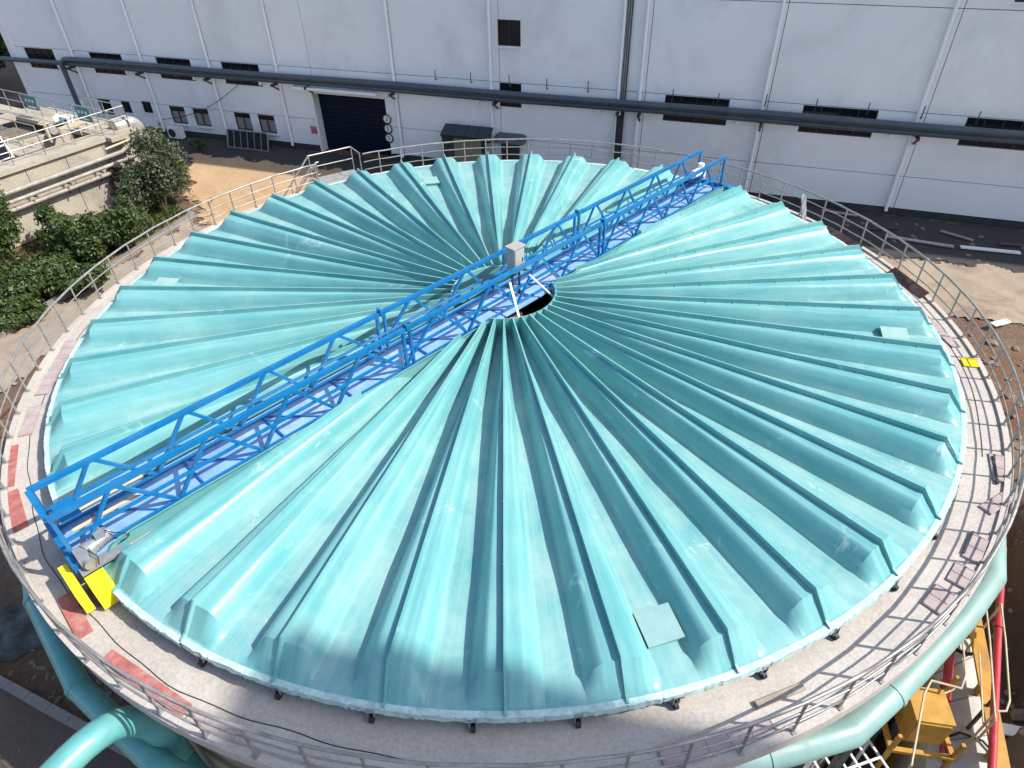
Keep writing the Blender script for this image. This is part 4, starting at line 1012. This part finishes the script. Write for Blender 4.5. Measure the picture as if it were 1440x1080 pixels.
RL3 = thing('basin_railing', 'tube railing along the back walk of the old basin carrying teal signs', 'railing', r0)
rail_run(RL3, [(0, 0, 0), r1-r0], 1.0)
MB().box((r1-r0)/2+Vector((0, 0, -.15)), ((r1-r0).length+.6, .9, .2), math.atan2((r1-r0).y, (r1-r0).x)).build('walk_slab', 'old_concrete', RL3)
for q in (.05, .5, .95): MB().bar((r1-r0)*q+Vector((0, 0, -3.2)), (r1-r0)*q+Vector((0, 0, -.25)), .3).build('walk_pier', 'old_concrete', RL3)
ra = math.atan2((r1-r0).y, (r1-r0).x)
for u, lb in ((46, 'teal sign board on the back railing of the basin by the building corner'), (118, 'teal sign board on the back railing of the basin near the dark vertical pipe')):
    q = (u+40)/190; c = r0.lerp(r1, q); c -= Vector((-math.sin(ra), math.cos(ra), 0))*.05
    t = thing('teal_sign', lb, 'sign', c+Vector((0, 0, .3)), ra)
    MB().box((0, 0, .35), (1.05, .03, .66)).build('plate', 'sign_teal', t)
    for j in range(3): MB().box((-.28+.28*j, -.02, .45), (.13, .006, .13)).build('lettering', 'white', t)
    MB().box((0, -.02, .14), (.7, .006, .08)).build('lettering', 'white', t)
# pipes along the basin face
for zz, yy, r, lb in ((2.35, -.32, .10, 'upper'), (2.02, -.48, .085, 'middle'), (1.62, -.30, .095, 'lowest')):
    t = thing('face_pipe', '%s of three weathered steel pipes along the basin face' % lb, 'pipe', (A.x, A.y, 0), ang)
    MB().tube([(x0, yy, zz-.05), (2., yy, zz), (Lb-1.2, yy, zz+.02), (Lb-.5, yy+.05, zz+.3 if lb == 'upper' else zz+.03)], r, 12).build('pipe', 'worn_pipe', t, 40)
    for k in range(8):
        xx = x0+.6+k*1.6
        if xx < Lb: MB().bar((xx, 0, zz-r-.04), (xx, yy-.12, zz-r-.04), .06).build('bracket', 'steel_dark', t)
t = thing('grey_duct', 'fat grey pipe elbow at the corner of the old basin', 'pipe', BAS.location+ud*(Lb)+Vector((0, 0, 2.3)), ang)
MB().tube([(-.7, .5, .95), (.0, .5, .95)]+arc((.0, .5, .45), .5, 90, -10, 9, (1, 0, 0), (0, 0, 1))+[(.5, .5, -2.2)], .34, 20).build('elbow', 'galv', t, 50); MB().tube([(-.1, .5, .95), (.0, .5, .95)], .41, 20).build('flange_band', 'galv', t, 40)
t = thing('gooseneck_pipe', 'thin cream pipe bent down from the basin corner into the bush', 'pipe', BAS.location+ud*(Lb)+Vector((0, 0, 0)), ang)
MB().tube([(-2., -.45, 2.75), (-.1, -.45, 2.85)]+arc((0.3, -.45, 2.55), .3, 90, 0, 6, (1, 0, 0), (0, 0, 1))+[(.62, -.45, 1.3), (.7, -.45, .1)], .055, 10).build('pipe', 'cream_steel', t, 50); MB().tube([(.6, -.45, 1.5), (.61, -.45, 1.4)], .08, 10).build('coupling', 'cream_steel', t)
for dx in (-.9, -.65):
    t = thing('stand_pipe', 'vertical cream pipe strapped to the basin face near its corner, %s' % ('farther from' if dx == -.9 else 'nearer to')+' the corner', 'pipe', BAS.location+ud*(Lb+dx)+nd*.12, ang)
    MB().tube([(0, 0, 0), (0, 0, 2.9)], .05, 10).build('pipe', 'cream_steel', t, 50); MB().box((0, .06, 1.4), (.16, .1, .05)).build('strap', 'steel_dark', t)
# equipment on the basin
def pump(x, y, ang2, label, mat='white'):
    t = thing('pump_set', label, 'pump', BAS.location+ud*x-nd*y+Vector((0, 0, 3.16)), ang+ang2)
    MB().box((0, 0, .06), (.9, .4, .1)).build('base', 'steel_dark', t)
    MB().tube([(-.35, 0, .32), (.1, 0, .32)], .17, 16).build('motor', mat, t, 40); MB().tube([(.1, 0, .32), (.34, 0, .32)], .12, 16).tube([(.24, 0, .32), (.24, 0, .62)], .07, 12).build('volute', 'galv', t, 40)
    MB().box((-.15, 0, .52), (.16, .14, .1)).build('terminal_box', mat, t)
pump(-1.0, 1.9, .3, 'white motor pump on the old basin beside the tilted frame'); pump(3.2, 2.2, 1.2, 'pale pump set on the old basin near the railing corner', 'cabinet'); pump(4.4, 3.3, -.4, 'white pump set at the far end of the old basin', 'white')
t = thing('screen_frame', 'cream steel frame with a dark glazed panel on the old basin', 'machine', BAS.location+ud*(.2)-nd*1.0+Vector((0, 0, 3.16)), ang+.2)
fr = MB()
for xx in (-.4, .4):
    fr.bar((xx, 0, 0), (xx, .35, 1.1), .06)
for q in (.05, .55, 1.1): fr.bar((-.4, .35*q/1.1, q), (.4, .35*q/1.1, q), .05)
fr.build('frame', 'white', t); MB().add([(-.37, .03, .05), (.37, .03, .05), (.37, .36, 1.08), (-.37, .36, 1.08)], [(0, 1, 2, 3)]).build('panel', 'glass', t)
t = thing('valve_stand', 'cream valve stand with a hand wheel on the old basin', 'valve', BAS.location+ud*2.6-nd*1.5+Vector((0, 0, 3.16)), ang)
MB().tube([(0, 0, 0), (0, 0, .8)], .07, 10).build('pillar', 'cream_steel', t); MB().tube([(.22*math.cos(q), .22*math.sin(q), .85) for q in np.linspace(0, 2*math.pi, 21)[:-1]], .02, 6, True).build('hand_wheel', 'cream_steel', t); MB().bar((-.22, 0, .85), (.22, 0, .85), .025).build('spoke', 'cream_steel', t)
t = thing('folding_table', 'small cream slatted stand on the old basin walk', 'stand', BAS.location+ud*3.4-nd*.75+Vector((0, 0, 3.16)), ang+.15)
for k in range(5): MB().box((0, -.3+.15*k, .62), (1.1, .11, .03)).build('slat', 'cream_steel', t)
for xx in (-.5, .5):
    for yy in (-.3, .3): MB().bar((xx, yy, 0), (xx, yy, .6), .04).build('leg', 'cream_steel', t)
t = thing('satellite_unit', 'white lidded box on the back walk of the old basin', 'box', r0.lerp(r1, .72)+Vector((math.sin(ra), -math.cos(ra), 0))*.2+Vector((0, 0, -.05)), ra)
MB().box((0, 0, .25), (.6, .36, .4)).build('casing', 'white', t); MB().box((0, 0, .48), (.7, .44, .05)).build('lid', 'white', t); MB().box((.12, -.19, .32), (.2, .02, .1)).build('vent', 'black', t)

# ================================================================== VEGETATION
def leaf_cloud(name, lobes, n, size, mat, parent, seed):
    g = np.random.default_rng(seed); tot = sum(l[3]*l[4]*l[5] for l in lobes); V = []; T = []
    for (cx, cy, cz, rx, ry, rz) in lobes:
        m = int(n*rx*ry*rz/tot); d = g.normal(size=(m, 3)); d /= np.linalg.norm(d, axis=1)[:, None]
        rad = (g.random(m)**.38)*(1+.22*np.sin(5*d[:, 0]+seed)*np.sin(6*d[:, 1]+cx)+.15*np.sin(11*d[:, 2]+9*d[:, 0]))
        c = np.array([cx, cy, cz])+d*rad[:, None]*np.array([rx, ry, rz])
        c[:, 2] = np.maximum(c[:, 2], .03)
        nrm = d*.6+g.normal(size=(m, 3))*.6+np.array([0, 0, .35]); nrm /= np.linalg.norm(nrm, axis=1)[:, None]
        t = np.cross(nrm, g.normal(size=(m, 3))); t /= np.linalg.norm(t, axis=1)[:, None]; b = np.cross(nrm, t)
        s = size*g.uniform(.6, 1.35, m)[:, None]; w = s*g.uniform(.4, .6, m)[:, None]
        q = np.stack([c-t*s, c+b*w+nrm*s*.12, c+t*s, c-b*w+nrm*s*.12], 1); V.append(q.reshape(-1, 3))
        T.append(np.repeat(np.clip(g.normal(.42, .2, m)+.12*np.sin(c[:, 0]*3)*np.sin(c[:, 1]*3+c[:, 2]*2), 0, 1), 4))
    V = np.concatenate(V); T = np.concatenate(T); k = len(V)//4
    me = bpy.data.meshes.new(name); me.from_pydata(V.tolist(), [], [(4*i, 4*i+1, 4*i+2, 4*i+3) for i in range(k)])
    at = me.attributes.new('tint', 'FLOAT', 'POINT'); at.data.foreach_set('value', T.astype(np.float32))
    me.materials.append(MT[mat]); return obj(name, me, parent)
def shrub(name, label, p, h, w, seed, n=5000, mat='leaf', size=.085, group=None, cat='shrub', trunk=.06, nl=9):
    r2 = random.Random(seed); t = thing(name, label, cat, (p[0], p[1], 0), r2.uniform(0, 6), group)
    lobes = []; limbs = MB()
    for k in range(nl):
        a = r2.uniform(0, 6.28); q = r2.uniform(.1, .62)*w; zz = h*r2.uniform(.25, .86)*(1-.25*q/w)
        rx = w*r2.uniform(.26, .46); lobes.append((q*math.cos(a), q*math.sin(a), zz, rx, rx*r2.uniform(.8, 1.1), min(zz, h*r2.uniform(.15, .26))))
        limbs.tube([(0, 0, 0), (q*.25*math.cos(a+.4), q*.25*math.sin(a+.4), zz*.45), (q*math.cos(a), q*math.sin(a), zz)], [trunk*.7, trunk*.45, trunk*.12], 6)
    limbs.build('limbs', 'bark', t, 60); MB().tube([(0, 0, -.1), (.02, .02, h*.25), (.05, -.02, h*.5)], [trunk, trunk*.85, trunk*.6], 8).build('trunk', 'bark', t, 60)
    leaf_cloud('crown', lobes, n, size, mat, t, seed)
    # twig tips that break the outline
    return t
G = 'shrubs between the old basin and the tank'
p = P(228, 300, .0); shrub('bush', 'big grey green bush at the corner of the old basin by the sandy yard', P(222, 262, 1.2), 3.9, 1.95, 21, 14000, 'leaf_grey', .075, G, 'bush', .08, 13)
shrub('bush', 'dark green bush between the tank railing and the grey green bush', P(180, 322, .8), 2.2, 1.6, 22, 8000, 'leaf', .08, G, 'bush')
shrub('bush', 'reddish dry leaved bush against the concrete basin face', P(160, 250, 1.3), 2.6, .8, 23, 3600, 'leaf_dry', .07, G, 'bush')
shrub('bush', 'bright green bush at the foot of the basin face', P(128, 345, .7), 2.0, 1.5, 24, 8000, 'leaf', .09, G, 'bush')
shrub('bush', 'broad green bush nearest the curved tank rail', P(100, 395, .6), 1.5, 1.5, 25, 8000, 'leaf', .085, G, 'bush')
shrub('bush', 'broad green bush in front of the tall leafy sapling', P(40, 400, .7), 1.7, 1.7, 26, 9000, 'leaf', .09, G, 'bush')
shrub('bush', 'low green bush at the pale kerb beside the path', P(18, 436, .5), 1.2, 1.2, 27, 6000, 'leaf', .08, G, 'bush')
shrub('bush', 'straggly bush in front of the pale basin wall', P(75, 318, 1.0), 2.0, .95, 28, 3500, 'leaf', .085, G, 'bush')
shrub('sapling', 'tall leafy sapling standing before the basin face', P(8, 345, 1.0), 4.9, 1.3, 29, 8000, 'leaf', .09, None, 'tree', .07, 12)
shrub('bush', 'small weed bush by the air conditioner', P(275, 207, .3), .8, .6, 30, 1800, 'leaf_grey', .06, None, 'bush', .03)
for i, (u, v, h, w, lb) in enumerate([(-8, 128, 7, 3.2, 'dark tree beyond the building corner behind the back railing'), (-60, 120, 8.5, 4, 'tall dark tree behind the old basin, away from the building'), (-30, 112, 9, 4, 'dark tree rising between the other trees past the building corner')]):
    shrub('tree', lb, P(u, v, 0.), h, w, 40+i, 14000, 'leaf', .17, 'trees past the building corner', 'tree', .16, 14)
# ground cover
g2 = np.random.default_rng(5); V = []; T = []
for k in range(9000):
    u, v = g2.uniform(-40, 280), g2.uniform(285, 470)
    if v < 470-.62*u-25 and v > 290 and False: continue
    # strip between basin and kerb
    t0 = g2.random(); a = P(-40, 485, 0).lerp(P(262, 300, 0), t0); b = A.lerp(B, t0*1.05)-ud*2*(1-t0); b.z = 0
    q = a.lerp(b, g2.random()**1.3*.95); s = g2.uniform(.05, .13)
    d = Vector(g2.normal(size=3)); d.z = abs(d.z)+.4; d.normalize(); e = d.cross(Vector((g2.normal(), g2.normal(), .2))).normalized()*s*.3
    z = ground_z(q.x, q.y); q.z = z
    V += [tuple(q-e), tuple(q+e), tuple(q+d*s*1.6+e*.4), tuple(q+d*s*1.6-e*.4)]; T += [g2.random()]*4
me = bpy.data.meshes.new('undergrowth'); me.from_pydata(V, [], [(4*i, 4*i+1, 4*i+2, 4*i+3) for i in range(len(V)//4)])
at = me.attributes.new('tint', 'FLOAT', 'POINT'); at.data.foreach_set('value', T); me.materials.append(MT['leaf'])
uo = obj('undergrowth', me); uo['kind'] = 'stuff'; uo['label'] = 'low green undergrowth beneath the bushes'; uo['category'] = 'undergrowth'

# ================================================================== scale to metres
done = set()
for o in list(scene.objects):
    if o.type in {'CAMERA', 'LIGHT'}: continue
    o.location = o.location*K
    if o.type == 'MESH' and o.data.name not in done:
        done.add(o.data.name); o.data.transform(Matrix.Scale(K, 4))
scene.render.engine = 'CYCLES'
scene.render.resolution_x = 1024; scene.render.resolution_y = 768
